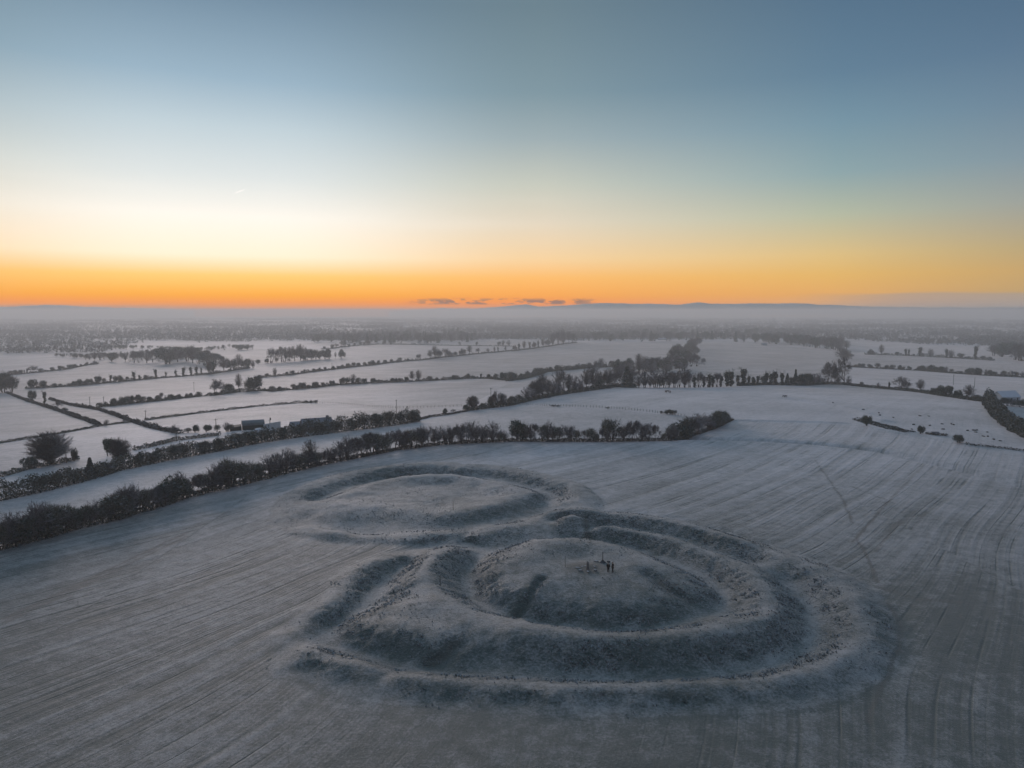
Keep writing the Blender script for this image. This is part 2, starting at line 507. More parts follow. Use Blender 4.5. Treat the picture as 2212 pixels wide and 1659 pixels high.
# crisper lips and ditch bottoms, as eroded earth has them
Z = Z + 0.6 * (blur(Z, 1.2) - blur(Z, 4.5)) * fade
gully = L1((1745, 805, 0), (1700, 870, 0), (1650, 950, 0), (1590, 1010, 0), (1555, 1050, 0))
gully[:, :2] = np.array([at_z(*c1(x, y), z * ZS)[:2] for x, y, z in ((1745, 805, 3.7), (1700, 870, 2.8), (1650, 950, 1.6), (1590, 1010, .4), (1555, 1050, -.6))])
gully_b = np.array([at_z(*c2(x, y), z * ZS)[:2] for x, y, z in ((600, 775, 3.3), (700, 850, 2.5), (800, 910, 1.6), (860, 950, .8))])
scar = np.array([at_z(*c1(x, y), z * ZS)[:2] for x, y, z in ((1185, 1205, 1.4), (1140, 1260, .8), (1060, 1315, .0))])
Z -= 0.65 * np.exp(-(seg_dist(GX, GY, gully) / 0.6) ** 2) + 0.45 * np.exp(-(seg_dist(GX, GY, gully_b) / 1.2) ** 2) + 0.6 * np.exp(-(seg_dist(GX, GY, scar) / 1.3) ** 2)
MASK = np.where(ins, 1.0, 1 - smooth01(near_poly / 3.0))


def bil(A, x, y):
    fx = np.clip((x - EX0) / EST, 0, A.shape[1] - 1.001)
    fy = np.clip((y - EY0) / EST, 0, A.shape[0] - 1.001)
    ix, iy = fx.astype(int), fy.astype(int)
    fx, fy = fx - ix, fy - iy
    return (A[iy, ix] * (1 - fx) + A[iy, ix + 1] * fx) * (1 - fy) + (A[iy + 1, ix] * (1 - fx) + A[iy + 1, ix + 1] * fx) * fy


# the long outer ditch and the track bank curving over the hill top
far_ditch = [at_z(*p, 0) for p in (k_(2, 1480, 1375), k_(2, 1800, 1382), k_(3, 0, 1395), k_(3, 400, 1420), k_(3, 700, 1450), k_(3, 1000, 1490), k_(3, 1300, 1560), k_(3, 1600, 1625), (2140, 1030), (2260, 1060))]
far_track = [at_z(*p, 0) for p in (k_(2, 1900, 1220), k_(3, 0, 1226), k_(3, 400, 1235), k_(3, 720, 1248), k_(3, 900, 1292), k_(3, 1100, 1330), k_(3, 1400, 1360), k_(3, 1700, 1425), k_(3, 2206, 1490))]
far_bank = [at_z(*p, 0) for p in (k_(3, 120, 1020), k_(3, 350, 1050), k_(3, 600, 1095), k_(3, 780, 1150), k_(3, 900, 1200), k_(3, 1000, 1230))]
far_ditch, far_track, far_bank = [np.array(a)[:, :2] for a in (far_ditch, far_track, far_bank)]


def EW(x, y):
    out = np.zeros(np.shape(x))
    inb = (x > EX0) & (x < EX1) & (y > EY0) & (y < EY1)
    if inb.any():
        out = np.where(inb, bil(Z, x, y), 0.0)
    far = (x > 20) & (x < 330) & (y > 150) & (y < 480)
    if far.any():
        xx, yy = x[far], y[far]
        d = seg_dist(xx, yy, far_ditch)
        d2 = seg_dist(xx, yy + 5.5, far_ditch)
        d3 = seg_dist(xx, yy, far_track)
        d4 = seg_dist(xx, yy, far_bank)
        out[far] += -1.3 * np.exp(-(d / 3.0) ** 2) + 0.35 * np.exp(-(d2 / 3.0) ** 2) + 0.5 * np.exp(-(d3 / 1.6) ** 2) + 0.9 * np.exp(-(d4 / 3.5) ** 2)
    return out


# ------------------------------------------------------------------ materials
def new_mat(name):
    m = bpy.data.materials.new(name)
    m.use_nodes = True
    t = NT(m.node_tree)
    b = t.n('ShaderNodeBsdfPrincipled')
    o = t.n('ShaderNodeOutputMaterial')
    t.put(o.inputs[0], b.outputs[0])
    b.inputs['Roughness'].default_value = 0.9
    b.inputs['Specular IOR Level'].default_value = 0.15
    return m, t, b


def ground_mat():
    m, t, b = new_mat('frosted_grass')
    pos = t.n('ShaderNodeTexCoord').outputs['Object']
    x, y, z = t.sep(pos)
    fr = t.n('ShaderNodeAttribute', attribute_name='frost').outputs['Fac']
    st = t.n('ShaderNodeAttribute', attribute_name='stripe').outputs['Fac']
    di = t.n('ShaderNodeAttribute', attribute_name='worn').outputs['Fac']
    tu = t.n('ShaderNodeAttribute', attribute_name='tussock').outputs['Fac']
    a = R(36.7)
    s = t.math('SUBTRACT', t.math('MULTIPLY', x, math.cos(a)), t.math('MULTIPLY', y, math.sin(a)))
    s = t.math('ADD', s, t.math('MULTIPLY', t.noise(pos, 0.007, 1.0, 0.5), 22.0))
    s = t.math('ADD', s, t.n('ShaderNodeAttribute', attribute_name='bend').outputs['Fac'])
    u = t.math('ADD', t.math('MULTIPLY', x, math.sin(a)), t.math('MULTIPLY', y, math.cos(a)))
    sv = t.combine(s, t.math('MULTIPLY', u, 0.012), 0.0)
    n1 = t.noise(sv, 0.30, 3.0, 0.6)
    n2 = t.noise(sv, 1.6, 2.0, 0.6)
    stripes = t.math('ADD', t.math('MULTIPLY', t.mapr(n1, 0.33, 0.67, -0.5, 0.5, False), 0.95), t.math('MULTIPLY', t.mapr(n2, 0.3, 0.7, -0.5, 0.5, False), 0.45))
    groove = t.mapr(t.math('ABSOLUTE', t.math('SUBTRACT', t.noise(t.combine(s, t.math('MULTIPLY', u, 0.006), 4.0), 0.30, 1.0, 0.5), 0.5)), 0.0, 0.030, 1.0, 0.0)
    groove2 = t.mapr(t.math('ABSOLUTE', t.math('SUBTRACT', t.noise(t.combine(s, t.math('MULTIPLY', u, 0.010), 8.0), 0.75, 1.0, 0.5), 0.5)), 0.0, 0.045, 1.0, 0.0)
    patchy = t.mapr(t.noise(pos, 0.06, 2.0, 0.6), 0.35, 0.65)
    stripes = t.math('SUBTRACT', stripes, t.math('MULTIPLY', t.math('ADD', t.math('MULTIPLY', groove, 0.9), t.math('MULTIPLY', groove2, 0.15)), patchy))
    stripes = t.math('MULTIPLY', stripes, st)
    big = t.noise(pos, 0.035, 4.0, 0.6)
    mid = t.noise(pos, 0.45, 5.0, 0.65)
    fine = t.noise(pos, 2.6, 5.0, 0.7)
    vf = t.noise(pos, 9.0, 3.0, 0.7)
    f = t.math('ADD', fr, t.math('MULTIPLY', stripes, 0.31))
    f = t.math('ADD', f, t.math('MULTIPLY', t.math('SUBTRACT', big, 0.5), 0.85))
    f = t.math('ADD', f, t.math('MULTIPLY', t.math('SUBTRACT', mid, 0.5), 0.8))
    f = t.math('ADD', f, t.math('MULTIPLY', t.math('SUBTRACT', fine, 0.5), t.math('ADD', 0.9, t.math('MULTIPLY', tu, 0.7))))
    f = t.math('ADD', f, t.math('MULTIPLY', t.math('SUBTRACT', vf, 0.5), 0.8))
    f = t.math('SUBTRACT', f, t.math('MULTIPLY', di, 0.55), clamp=True)
    grass = t.mix(t.mapr(mid, 0.3, 0.7), (0.030, 0.058, 0.048), (0.048, 0.070, 0.058))
    grass = t.mix(t.math('MULTIPLY', di, 0.7), grass, (0.095, 0.066, 0.05))
    col = t.mix(f, grass, (0.77, 0.695, 0.705))
    b.inputs['Sheen Weight'].default_value = 0.4
    b.inputs['Sheen Roughness'].default_value = 0.45
    b.inputs['Sheen Tint'].default_value = (1.0, 0.92, 0.92, 1)
    b.inputs['Roughness'].default_value = 0.62
    b.inputs['Specular IOR Level'].default_value = 0.5
    t.put(b.inputs['Base Color'], col)
    hb = t.math('ADD', t.math('MULTIPLY', fine, t.math('ADD', 0.35, tu)), t.math('MULTIPLY', vf, 0.25))
    hb = t.math('ADD', hb, t.math('MULTIPLY', stripes, 0.5))
    bp = t.n('ShaderNodeBump')
    bp.inputs['Strength'].default_value = 0.9
    bp.inputs['Distance'].default_value = 0.42
    t.put(bp.inputs['Height'], hb)
    t.put(b.inputs['Normal'], bp.outputs[0])
    return m


def plant_mat(name, dark, pale, frost, scale=1.2):
    """dark wood or leaf with hoar frost caught on the upper sides"""
    m, t, b = new_mat(name)
    pos = t.n('ShaderNodeTexCoord').outputs['Object']
    n = t.noise(pos, scale, 3.0, 0.6)
    oi = t.n('ShaderNodeObjectInfo').outputs['Random']
    col = t.mix(t.mapr(n, 0.3, 0.7), dark, pale)
    col = t.mix(t.math('MULTIPLY', oi, 0.35), col, tuple(0.6 * c for c in dark))
    nz = t.sep(t.n('ShaderNodeNewGeometry').outputs['True Normal'])[2]
    f = t.math('MULTIPLY', t.mapr(t.math('ADD', t.math('ABSOLUTE', nz), t.math('MULTIPLY', n, 0.6)), 0.5, 1.3), frost)
    col = t.mix(f, col, (0.42, 0.42, 0.45))
    t.put(b.inputs['Base Color'], col)
    return m


def plain_mat(name, colr, var=0.15, scale=1.0, rough=0.85, frost=0.0):
    m, t, b = new_mat(name)
    pos = t.n('ShaderNodeTexCoord').outputs['Object']
    n = t.noise(pos, scale, 5.0, 0.65)
    col = t.mix(t.mapr(n, 0.25, 0.75), tuple(c * (1 - var) for c in colr), tuple(min(1, c * (1 + var)) for c in colr))
    if frost:
        nz = t.sep(t.n('ShaderNodeNewGeometry').outputs['Normal'])[2]
        col = t.mix(t.math('MULTIPLY', t.mapr(t.math('ADD', nz, t.math('MULTIPLY', n, 0.4)), 0.55, 1.1), frost), col, (0.5, 0.5, 0.53))
    t.put(b.inputs['Base Color'], col)
    b.inputs['Roughness'].default_value = rough
    bp = t.n('ShaderNodeBump')
    bp.inputs['Strength'].default_value = 0.4
    bp.inputs['Distance'].default_value = 0.03
    t.put(bp.inputs['Height'], n)
    t.put(b.inputs['Normal'], bp.outputs[0])
    return m


M_GROUND = ground_mat()
M_TWIG = plant_mat('frosted_twigs', (0.096, 0.085, 0.086), (0.204, 0.180, 0.180), 0.62)
M_TWIG2 = plant_mat('brown_twigs', (0.091, 0.079, 0.072), (0.180, 0.156, 0.138), 0.52)
M_BARK = plant_mat('bark', (0.038, 0.032, 0.027), (0.07, 0.06, 0.05), 0.10)
M_LEAF = plant_mat('evergreen_leaves', (0.050, 0.072, 0.050), (0.108, 0.120, 0.084), 0.42)
M_HEDGE = plant_mat('hedge_leaves', (0.074, 0.082, 0.055), (0.156, 0.150, 0.108), 0.48)
M_IVY = plant_mat('ivy_leaves', (0.026, 0.044, 0.028), (0.055, 0.075, 0.045), 0.3)
M_SCRUB = plant_mat('bramble', (0.05, 0.044, 0.034), (0.10, 0.088, 0.066), 0.35)
M_TUFT = plant_mat('tussock_grass', (0.085, 0.102, 0.088), (0.24, 0.235, 0.225), 0.95, 0.9)
M_HILL = plain_mat('hazed_hill', (0.85, 0.70, 0.60), 0.10, 0.0006)  # pale warm base colour stands in for the haze veil over the distant hills
M_STONE = plain_mat('stone', (0.24, 0.21, 0.19), 0.35, 3.0, 0.9, 0.6)
M_STONE_D = plain_mat('dark_stone', (0.05, 0.047, 0.047), 0.35, 3.0, 0.9, 0.2)
M_WOOD = plain_mat('weathered_wood', (0.085, 0.07, 0.058), 0.3, 4.0)
M_COAT = plain_mat('dark_coat', (0.010, 0.010, 0.012), 0.2, 20.0)
M_SKIN = plain_mat('skin', (0.38, 0.24, 0.18), 0.05, 10.0, 0.6)
M_HAIR = plain_mat('hair', (0.02, 0.015, 0.012), 0.2, 30.0)
M_HAT = plain_mat('wool_hat', (0.10, 0.085, 0.075), 0.2, 30.0)
M_SHOE = plain_mat('pale_shoe', (0.40, 0.36, 0.34), 0.1, 20.0)
M_SCARF = plain_mat('pale_scarf', (0.30, 0.28, 0.29), 0.1, 20.0)
M_ROOF = plain_mat('frosted_slate', (0.15, 0.15, 0.17), 0.15, 2.0, 0.85, 0.35)
M_METAL = plain_mat('corrugated_iron', (0.13, 0.145, 0.15), 0.15, 1.0, 0.8, 0.22)
M_DARKIRON = plain_mat('dark_iron', (0.045, 0.052, 0.048), 0.2, 1.0, 0.7)
M_WALL = plain_mat('white_render', (0.55, 0.54, 0.54), 0.08, 1.0)
M_GREYWALL = plain_mat('grey_render', (0.26, 0.25, 0.26), 0.1, 1.0)
M_GLASS = plain_mat('window_glass', (0.03, 0.035, 0.04), 0.1, 1.0, 0.15)
M_WRAP = plain_mat('bale_wrap', (0.62, 0.60, 0.64), 0.06, 2.0, 0.5)
M_WOOL = plain_mat('fleece', (0.55, 0.53, 0.50), 0.15, 8.0)
M_HIDE = plain_mat('dark_hide', (0.03, 0.025, 0.022), 0.3, 5.0)

# ------------------------------------------------------------------ fields and ground sheet
VIEWFIELDS = []      # (world polygon, frost, stripe)


def field(pts, frost, stripe=0.0):
    VIEWFIELDS.append((np.array([land(*p)[:2] for p in pts]), frost, stripe))


h1_base = [c4(-200, 1050), c4(0, 993), c4(380, 895), c4(660, 812), c4(960, 745), c4(1400, 615), c4(1530, 562), c4(1800, 500), c4(2212, 400), k_(1, 400, 1640), k_(1, 800, 1560), k_(1, 1200, 1480), k_(1, 1600, 1430), k_(1, 2206, 1402), k_(2, 400, 1404), k_(2, 800, 1405), k_(2, 1400, 1395), k_(2, 1560, 1350), k_(2, 1750, 1290), k_(2, 1890, 1215)]
h2_base = [c4(-200, 620), c4(0, 580), c4(300, 520), c4(700, 420), c4(1000, 330), c4(1400, 245), c4(1800, 175), k_(1, 0, 1418), k_(1, 400, 1360), k_(1, 800, 1310), k_(1, 1200, 1260), k_(1, 1400, 1230)]
field(h1_base + [(1850, 918), (2300, 1000), (2400, 1200), (2600, 1659), (-400, 1659)], 0.25, 1.0)
field(h1_base[::-1] + h2_base + [(1004, 888), (1106, 876), (1126, 877), (1482, 900), (1560, 905)], 0.62, 0.15)
field([k_(1, 0, 890), k_(1, 500, 820), k_(1, 1000, 755), k_(1, 1600, 685), k_(2, 0, 625), k_(2, 400, 575), k_(2, 700, 545), k_(2, 1400, 548), k_(2, 1480, 600), k_(2, 1380, 650), k_(2, 900, 740), k_(2, 300, 790), k_(1, 1840, 850), k_(1, 1000, 895), k_(1, 300, 950)], 0.36, 0.3)
field([k_(2, 1640, 560), k_(3, 0, 565), k_(3, 620, 630), k_(3, 560, 740), k_(3, 0, 800), k_(2, 1700, 840), k_(2, 1450, 790), k_(2, 1660, 640)], 0.34, 0.3)
field([k_(3, 690, 765), k_(3, 2300, 855), k_(3, 2300, 1050), k_(3, 1300, 975), k_(3, 680, 910)], 0.6, 0.2)
field([k_(3, 680, 540), k_(3, 1950, 605), k_(3, 1950, 690), k_(3, 850, 650)], 0.55, 0.2)
field([k_(0, 0, 1000), k_(0, 400, 1105), k_(0, 850, 1262), k_(0, 200, 1388), k_(0, -200, 1430), k_(0, -200, 960)], 0.50, 0.2)

for pts_, f_ in (([(55, 838), (351, 816), (539, 795), (553, 820), (516, 846), (351, 865), (211, 880), (150, 878), (60, 850)], .42), ([(211, 882), (516, 848), (804, 829), (929, 823), (1106, 824), (1000, 880), (690, 868), (553, 879), (376, 898), (315, 906), (220, 886)], .47),
                 ([(315, 908), (553, 881), (686, 871), (994, 879), (904, 905), (720, 912), (500, 925), (380, 928)], .54), ([(553, 786), (741, 774), (1106, 757), (1000, 765), (716, 797), (568, 814), (553, 818), (545, 795)], .40),
                 ([(713, 753), (904, 746), (1106, 748), (1106, 756), (760, 772), (600, 778)], .48), ([(0, 766), (233, 781), (180, 785), (100, 803), (0, 830)], .5)):
    field(pts_, f_, 0.3)

# scrubby lane between the two diagonal banks on the left
scrub_poly = np.array([land(*p)[:2] for p in (k_(0, 60, 980), k_(0, 430, 1035), k_(0, 730, 1108), k_(0, 1150, 1225), k_(0, 1450, 1310), k_(0, 1150, 1240), k_(0, 870, 1268), k_(0, 600, 1172), k_(0, 300, 1075), k_(0, 60, 1020))])


def graded(a, b, lo, hi, d0, g, gfar=1.06, far=700.0, cap=None):
    core = list(np.arange(lo, hi + d0 / 2, d0))
    out = []
    x, d = core[-1], d0
    while x < b:
        d *= g if abs(x) < far else gfar
        x += d
        out.append(x)
    pre = []
    x, d = core[0], d0
    while x > a:
        d *= g if abs(x) < far else gfar
        x -= d
        pre.append(x)
    return np.array(pre[::-1] + core + out)


XS = graded(-12500, 12500, -62, 80, 0.36, 1.014)
YS = graded(-12500, 12500, 64, 216, 0.36, 1.012)
VX, VY = np.meshgrid(XS, YS)
fx_, fy_ = VX.ravel(), VY.ravel()
zz = height(fx_, fy_)
inb = (fx_ > EX0) & (fx_ < EX1) & (fy_ > EY0) & (fy_ < EY1)
mk = np.where(inb, bil(MASK, fx_, fy_), 0.0)
# steepness of the earthworks, for the rough tussocky grass on the slopes
gz_y, gz_x = np.gradient(Z, EST)
slope = np.where(inb, bil(np.hypot(gz_x, gz_y), fx_, fy_), 0.0)
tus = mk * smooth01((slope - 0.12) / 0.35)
dist = np.hypot(fx_, fy_)
nearw = 1 - smooth01((dist - 200) / 150)
zz = zz + nearw * tus * (0.42 * vnoise(fx_ / 1.5, fy_ / 1.1, 21) + 0.30 * vnoise(fx_ / 0.75, fy_ / 0.75, 22))
zz = zz + nearw * (0.07 + 0.10 * mk) * vnoise(fx_ / 2.3, fy_ / 2.3, 23) + nearw * 0.04 * vnoise(fx_ / 0.8, fy_ / 0.8, 24)
zz = zz + nearw * mk * 0.35 * vnoise(fx_ / 6.0, fy_ / 6.0, 25)
frost = np.where(dist < 560, 0.62, 0.34)
# the far patchwork: random paddocks
cell = 230.0
ca, sa = math.cos(0.35), math.sin(0.35)
wx = fx_ * ca - fy_ * sa + 60 * vnoise(fx_ / 300, fy_ / 300, 31)
wy = fx_ * sa + fy_ * ca + 60 * vnoise(fx_ / 300, fy_ / 300, 32)
patch = hash2(np.floor(wx / (cell * 1.4)), np.floor(wy / cell), 33)
frost = np.where(dist > 1700, 0.22 + 0.42 * patch, frost)
stripe = np.full(fx_.shape, 0.35)
frost = frost + 0.26 * vnoise(wx / 190, wy / 75, 35) + 0.14 * vnoise(fx_ / 60, fy_ / 35, 36)
for poly, f_, s_ in VIEWFIELDS:
    m_ = inside(fx_, fy_, poly)
    frost[m_] = f_ - (0.05 if s_ < 1 else 0) + (0.20 * vnoise(fx_[m_] / 60, fy_[m_] / 40, 37) if s_ < 1 else 0)
    stripe[m_] = s_
ms = inside(fx_, fy_, scrub_poly)
frost[ms] = 0.32
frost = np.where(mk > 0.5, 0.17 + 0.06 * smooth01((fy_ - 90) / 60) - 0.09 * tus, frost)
main_f = inside(fx_, fy_, VIEWFIELDS[0][0])
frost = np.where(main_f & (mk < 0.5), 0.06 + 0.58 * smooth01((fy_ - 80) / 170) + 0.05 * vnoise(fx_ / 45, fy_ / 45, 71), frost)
stripe *= (1 - mk) * np.where(main_f, 1 - 0.85 * np.exp(-((fx_ - 3) / 32) ** 2) * smooth01((105 - fy_) / 25), 1.0)
worn = np.zeros(fx_.shape)
bend = np.where(inb, 7.0 * np.exp(-bil(np.where(ins, 0.0, near_poly), fx_, fy_) / 20.0), 0.0)
stones_at = at_z(*c3(900, 760), 4.1 * ZS)
worn = np.maximum(worn, 0.9 * np.exp(-(np.hypot((fx_ - stones_at[0] + 0.3) / 2.9, (fy_ - stones_at[1]) / 2.2)) ** 2) * inb)


def trail(pts, wd, amt, fn=c2, z=0.0):
    global worn
    L = np.array([at_z(*fn(*p), z)[:2] for p in pts])
    b0, b1 = L.min(0) - 6, L.max(0) + 6
    m = (fx_ > b0[0]) & (fx_ < b1[0]) & (fy_ > b0[1]) & (fy_ < b1[1])
    d = seg_dist(fx_[m] + 0.5 * vnoise(fx_[m] / 3, fy_[m] / 3, 41), fy_[m], L)
    worn[m] = np.maximum(worn[m], amt * np.exp(-(d / wd) ** 2))


trail([(1660, 60), (1740, 170), (1800, 260), (1845, 320), (1862, 380), (1895, 455)], 0.3, 0.6)
trail([(1925, 560), (1960, 620), (1990, 690), (2030, 760), (2045, 830)], 0.3, 0.6)
trail([(2350, 90), (2203, 240), (2100, 345), (2000, 460), (1900, 580)], 0.32, 0.6)
trail([(2120, 960), (2200, 1110), (2195, 1250), (2120, 1400), (2050, 1560), (1990, 1720)], 0.35, 0.5)
trail([(2040, 640), (2120, 540), (2203, 440)], 0.5, 0.35)
trail([(1900, 230), (2000, 270), (2150, 330)], 0.5, 0.4)
trail([(2050, 860), (2300, 940), (2600, 960)], 0.5, 0.4)
trail([(0, 1490), (300, 1560), (900, 1570)], 0.5, 0.25)
trail([(180, 322), (400, 320), (540, 322)], 0.6, 0.3, c1, .6)
trail([(-1650, 1060), (-1300, 900), (-900, 705), (-500, 520)], 0.45, 0.55, c1)
trail([(-1650, 1085), (-1300, 925), (-900, 730), (-500, 543)], 0.45, 0.45, c1)
trail([(2020, 470), (2028, 530), (2060, 560)], 0.5, 0.7, c1, .0)
trail([(640, 1040), (820, 945)], 0.5, 0.5, c1, 1.2)
for L_, wd_, am_ in ((gully_b, 0.8, 0.3), (scar, 1.0, 0.5)):
    m_ = inb
    worn[m_] = np.maximum(worn[m_], am_ * np.exp(-(seg_dist(fx_[m_], fy_[m_], L_) / wd_) ** 2))
m_ = inb
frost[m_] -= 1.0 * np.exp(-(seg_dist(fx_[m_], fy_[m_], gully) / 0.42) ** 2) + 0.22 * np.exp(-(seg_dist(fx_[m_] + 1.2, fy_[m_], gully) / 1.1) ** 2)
nx, ny = len(XS), len(YS)
idx = np.arange(nx * ny).reshape(ny, nx)
F = np.stack([idx[:-1, :-1], idx[:-1, 1:], idx[1:, 1:], idx[1:, :-1]], -1).reshape(-1, 4)
fcx = (VX[:-1, :-1] + VX[1:, 1:]).ravel() / 2
fcy = (VY[:-1, :-1] + VY[1:, 1:]).ravel() / 2
in_core = (fcx > EX0) & (fcx < EX1) & (fcy > EY0) & (fcy < EY1)
part = np.zeros(len(F), int)
sub = np.where(in_core)[0]
part[sub[inside(fcx[sub], fcy[sub], poly_ch)]] = 2
part[sub[inside(fcx[sub], fcy[sub], poly_f)]] = 1
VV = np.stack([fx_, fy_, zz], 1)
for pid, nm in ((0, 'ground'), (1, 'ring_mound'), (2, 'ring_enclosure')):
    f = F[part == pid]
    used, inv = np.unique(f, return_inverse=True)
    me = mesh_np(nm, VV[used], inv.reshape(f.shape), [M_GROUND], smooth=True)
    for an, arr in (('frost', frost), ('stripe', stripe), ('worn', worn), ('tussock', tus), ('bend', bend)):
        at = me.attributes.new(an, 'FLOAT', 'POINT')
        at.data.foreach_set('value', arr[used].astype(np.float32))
    o = link(nm, me)
    if pid == 0:
        tag(o, kind='structure')
    elif pid == 1:
        tag(o, 'large frosted earthwork of banks and ditches round the domed mound where two people stand', 'earthwork')
    else:
        tag(o, 'smaller frosted ring earthwork with a flat empty middle, behind the domed mound', 'earthwork')


def tufts():
    """rough tussocks of frosted grass over the banks and ditches"""
    g = np.random.default_rng(313)
    n = 150000
    x = EX0 + (EX1 - EX0) * g.random(n)
    y = EY0 + (EY1 - EY0) * g.random(n)
    m_ = bil(MASK, x, y)
    sl = smooth01((bil(np.hypot(gz_x, gz_y), x, y) - 0.08) / 0.35)
    clump = vnoise(x / 2.2, y / 2.2, 81) + 0.6 * vnoise(x / 7.0, y / 7.0, 82)
    top = np.exp(-(((x - stones_at[0]) / 7.0) ** 2 + ((y - stones_at[1]) / 5.0) ** 2))
    ok = g.random(n) < m_ * (0.20 + 0.75 * sl) * smooth01(0.55 + 0.7 * clump) * (1 - top)
    x, y, sl = x[ok], y[ok], sl[ok]
    z = height(x, y)
    sz = (0.09 + 0.13 * g.random(len(x)) ** 1.5) * (0.75 + 0.5 * sl)
    k = np.repeat(np.arange(len(x)), 5)
    a = g.random(len(k)) * 6.283
    lean = 0.25 + 0.75 * g.random(len(k))
    b = np.stack([x[k] + np.cos(a) * sz[k] * 0.3, y[k] + np.sin(a) * sz[k] * 0.3, z[k] - 0.05], 1)
    t_ = np.stack([np.cos(a) * lean * sz[k], np.sin(a) * lean * sz[k], sz[k] * (0.35 + 0.5 * g.random(len(k))) + 0.04], 1)
    s_ = np.stack([-np.sin(a), np.cos(a), 0 * a], 1) * (sz[k] * 0.42)[:, None]
    V = np.stack([b - s_, b + s_, b + t_ + s_ * 0.5, b + t_ - s_ * 0.5], 1).reshape(-1, 3)
    o = link('grass_tufts', mesh_np('grass_tufts', V, np.arange(len(V)).reshape(-1, 4), [M_TUFT]))
    tag(o, kind='stuff')


tufts()


def ew_detail(x, y):
    return float(height(np.array([x]), np.array([y]))[0])


# ------------------------------------------------------------------ far hills on the horizon (beyond the haze)
def hill(name, prof, dist, thick, label_):
    us = np.array([p[0] for p in prof], float)
    vs = np.array([p[1] for p in prof], float)
    uu = np.linspace(us[0], us[-1], 160)
    vv = np.interp(uu, us, vs) + 1.4 * vnoise(uu / 28.0, uu * 0, 51) + 0.8 * vnoise(uu / 9.0, uu * 0 + 7, 52)
    prof3 = np.linspace(-1, 1, 15)
    V = []
    for u_, v_ in zip(uu, vv):
        d = ray(u_, v_)
        t = dist / d[1]
        x0, y0, z0 = d[0] * t, dist, CAM_H + d[2] * t
        for q in prof3:
            V.append((x0 * (1 + q * thick / dist), y0 + q * thick, -80 + (z0 + 80) * max(0.0, 1 - abs(q)) ** 0.8 + 12 * float(vnoise(np.array([x0 / 500]), np.array([q * 6.0]), 53)[0]) * (abs(q) > 0.05)))
    n = 15
    Fh = [(i * n + j, (i + 1) * n + j, (i + 1) * n + j + 1, i * n + j + 1) for i in range(159) for j in range(14)]
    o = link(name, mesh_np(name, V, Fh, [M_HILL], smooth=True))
    tag(o, kind='structure')
    return o


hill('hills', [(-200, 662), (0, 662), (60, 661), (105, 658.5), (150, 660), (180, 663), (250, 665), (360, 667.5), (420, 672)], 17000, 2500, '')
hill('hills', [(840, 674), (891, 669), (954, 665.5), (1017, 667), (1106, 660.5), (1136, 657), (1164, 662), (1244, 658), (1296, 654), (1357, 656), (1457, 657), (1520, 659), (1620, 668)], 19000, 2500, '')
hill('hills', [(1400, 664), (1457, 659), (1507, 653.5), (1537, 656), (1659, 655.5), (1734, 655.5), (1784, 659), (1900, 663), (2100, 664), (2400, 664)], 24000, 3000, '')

# ------------------------------------------------------------------ plant prototypes (unit height)


def tubes(segs, sides=3):
    s = np.array(segs, float)
    p0, p1, r0, r1 = s[:, 0:3], s[:, 3:6], s[:, 6], s[:, 7]
    d = p1 - p0
    d /= np.linalg.norm(d, axis=1)[:, None] + 1e-9
    ref = np.where(np.abs(d[:, 2:3]) < 0.9, np.array([[0, 0, 1.0]]), np.array([[1.0, 0, 0]]))
    a = np.cross(d, ref)
    a /= np.linalg.norm(a, axis=1)[:, None]
    b = np.cross(d, a)
    V = []
    for p, r in ((p0, r0), (p1, r1)):
        for k in range(sides):
            an = 2 * math.pi * k / sides
            V.append(p + (a * math.cos(an) + b * math.sin(an)) * r[:, None])
    V = np.stack(V, 1).reshape(-1, 3)
    n = len(s)
    base = np.arange(n)[:, None] * 2 * sides
    F = np.stack([np.concatenate([base + k, base + (k + 1) % sides, base + sides + (k + 1) % sides, base + sides + k], 1) for k in range(sides)], 1).reshape(-1, 4)
    return V, F


def quads(pts, size, g, stretch=1.0):
    n = len(pts)
    a = g.normal(size=(n, 3))
    a /= np.linalg.norm(a, axis=1)[:, None]
    b = np.cross(a, g.normal(size=(n, 3)))
    b /= np.linalg.norm(b, axis=1)[:, None]
    s = size * (0.5 + g.random(n))[:, None]
    a = a * s * stretch
    b = b * s
    V = np.stack([pts - a - b, pts + a - b * 0.6, pts + a * 0.7 + b, pts - a * 0.8 + b * 0.8], 1).reshape(-1, 3)
    return V, np.arange(4 * n).reshape(-1, 4)


def blob_points(g, n, cs, rs, shell=0.55):
    k = g.choice(len(cs), n, p=np.array(rs) ** 2 / np.sum(np.array(rs) ** 2))
    d = g.normal(size=(n, 3))
    d /= np.linalg.norm(d, axis=1)[:, None]
    r = (shell + (1 - shell) * g.random(n) ** 0.6) * (0.85 + 0.3 * g.random(n))
    return np.asarray(cs)[k] + d * (np.asarray(rs)[k] * r)[:, None]


def grow(g, segs, p, d, ln, r, lev, top, kids, spread, up, thin):
    steps = 2 if lev < top else 1
    for s in range(steps):
        q = p + d * ln / steps
        segs.append((lev, *p, *q, r, r * 0.75))
        r *= 0.75
        p = q
        d = d + g.normal(size=3) * 0.14 + np.array([0, 0, up])
        d /= np.linalg.norm(d)
        if lev < top:
            n = kids if s == steps - 1 else max(1, kids - 2)
            for _ in range(n):
                e = d + g.normal(size=3) * spread
                e /= np.linalg.norm(e)
                grow(g, segs, p, e, ln * (0.60 + 0.25 * g.random()), max(r * 0.62, thin), lev + 1, top, kids, spread, up, thin)


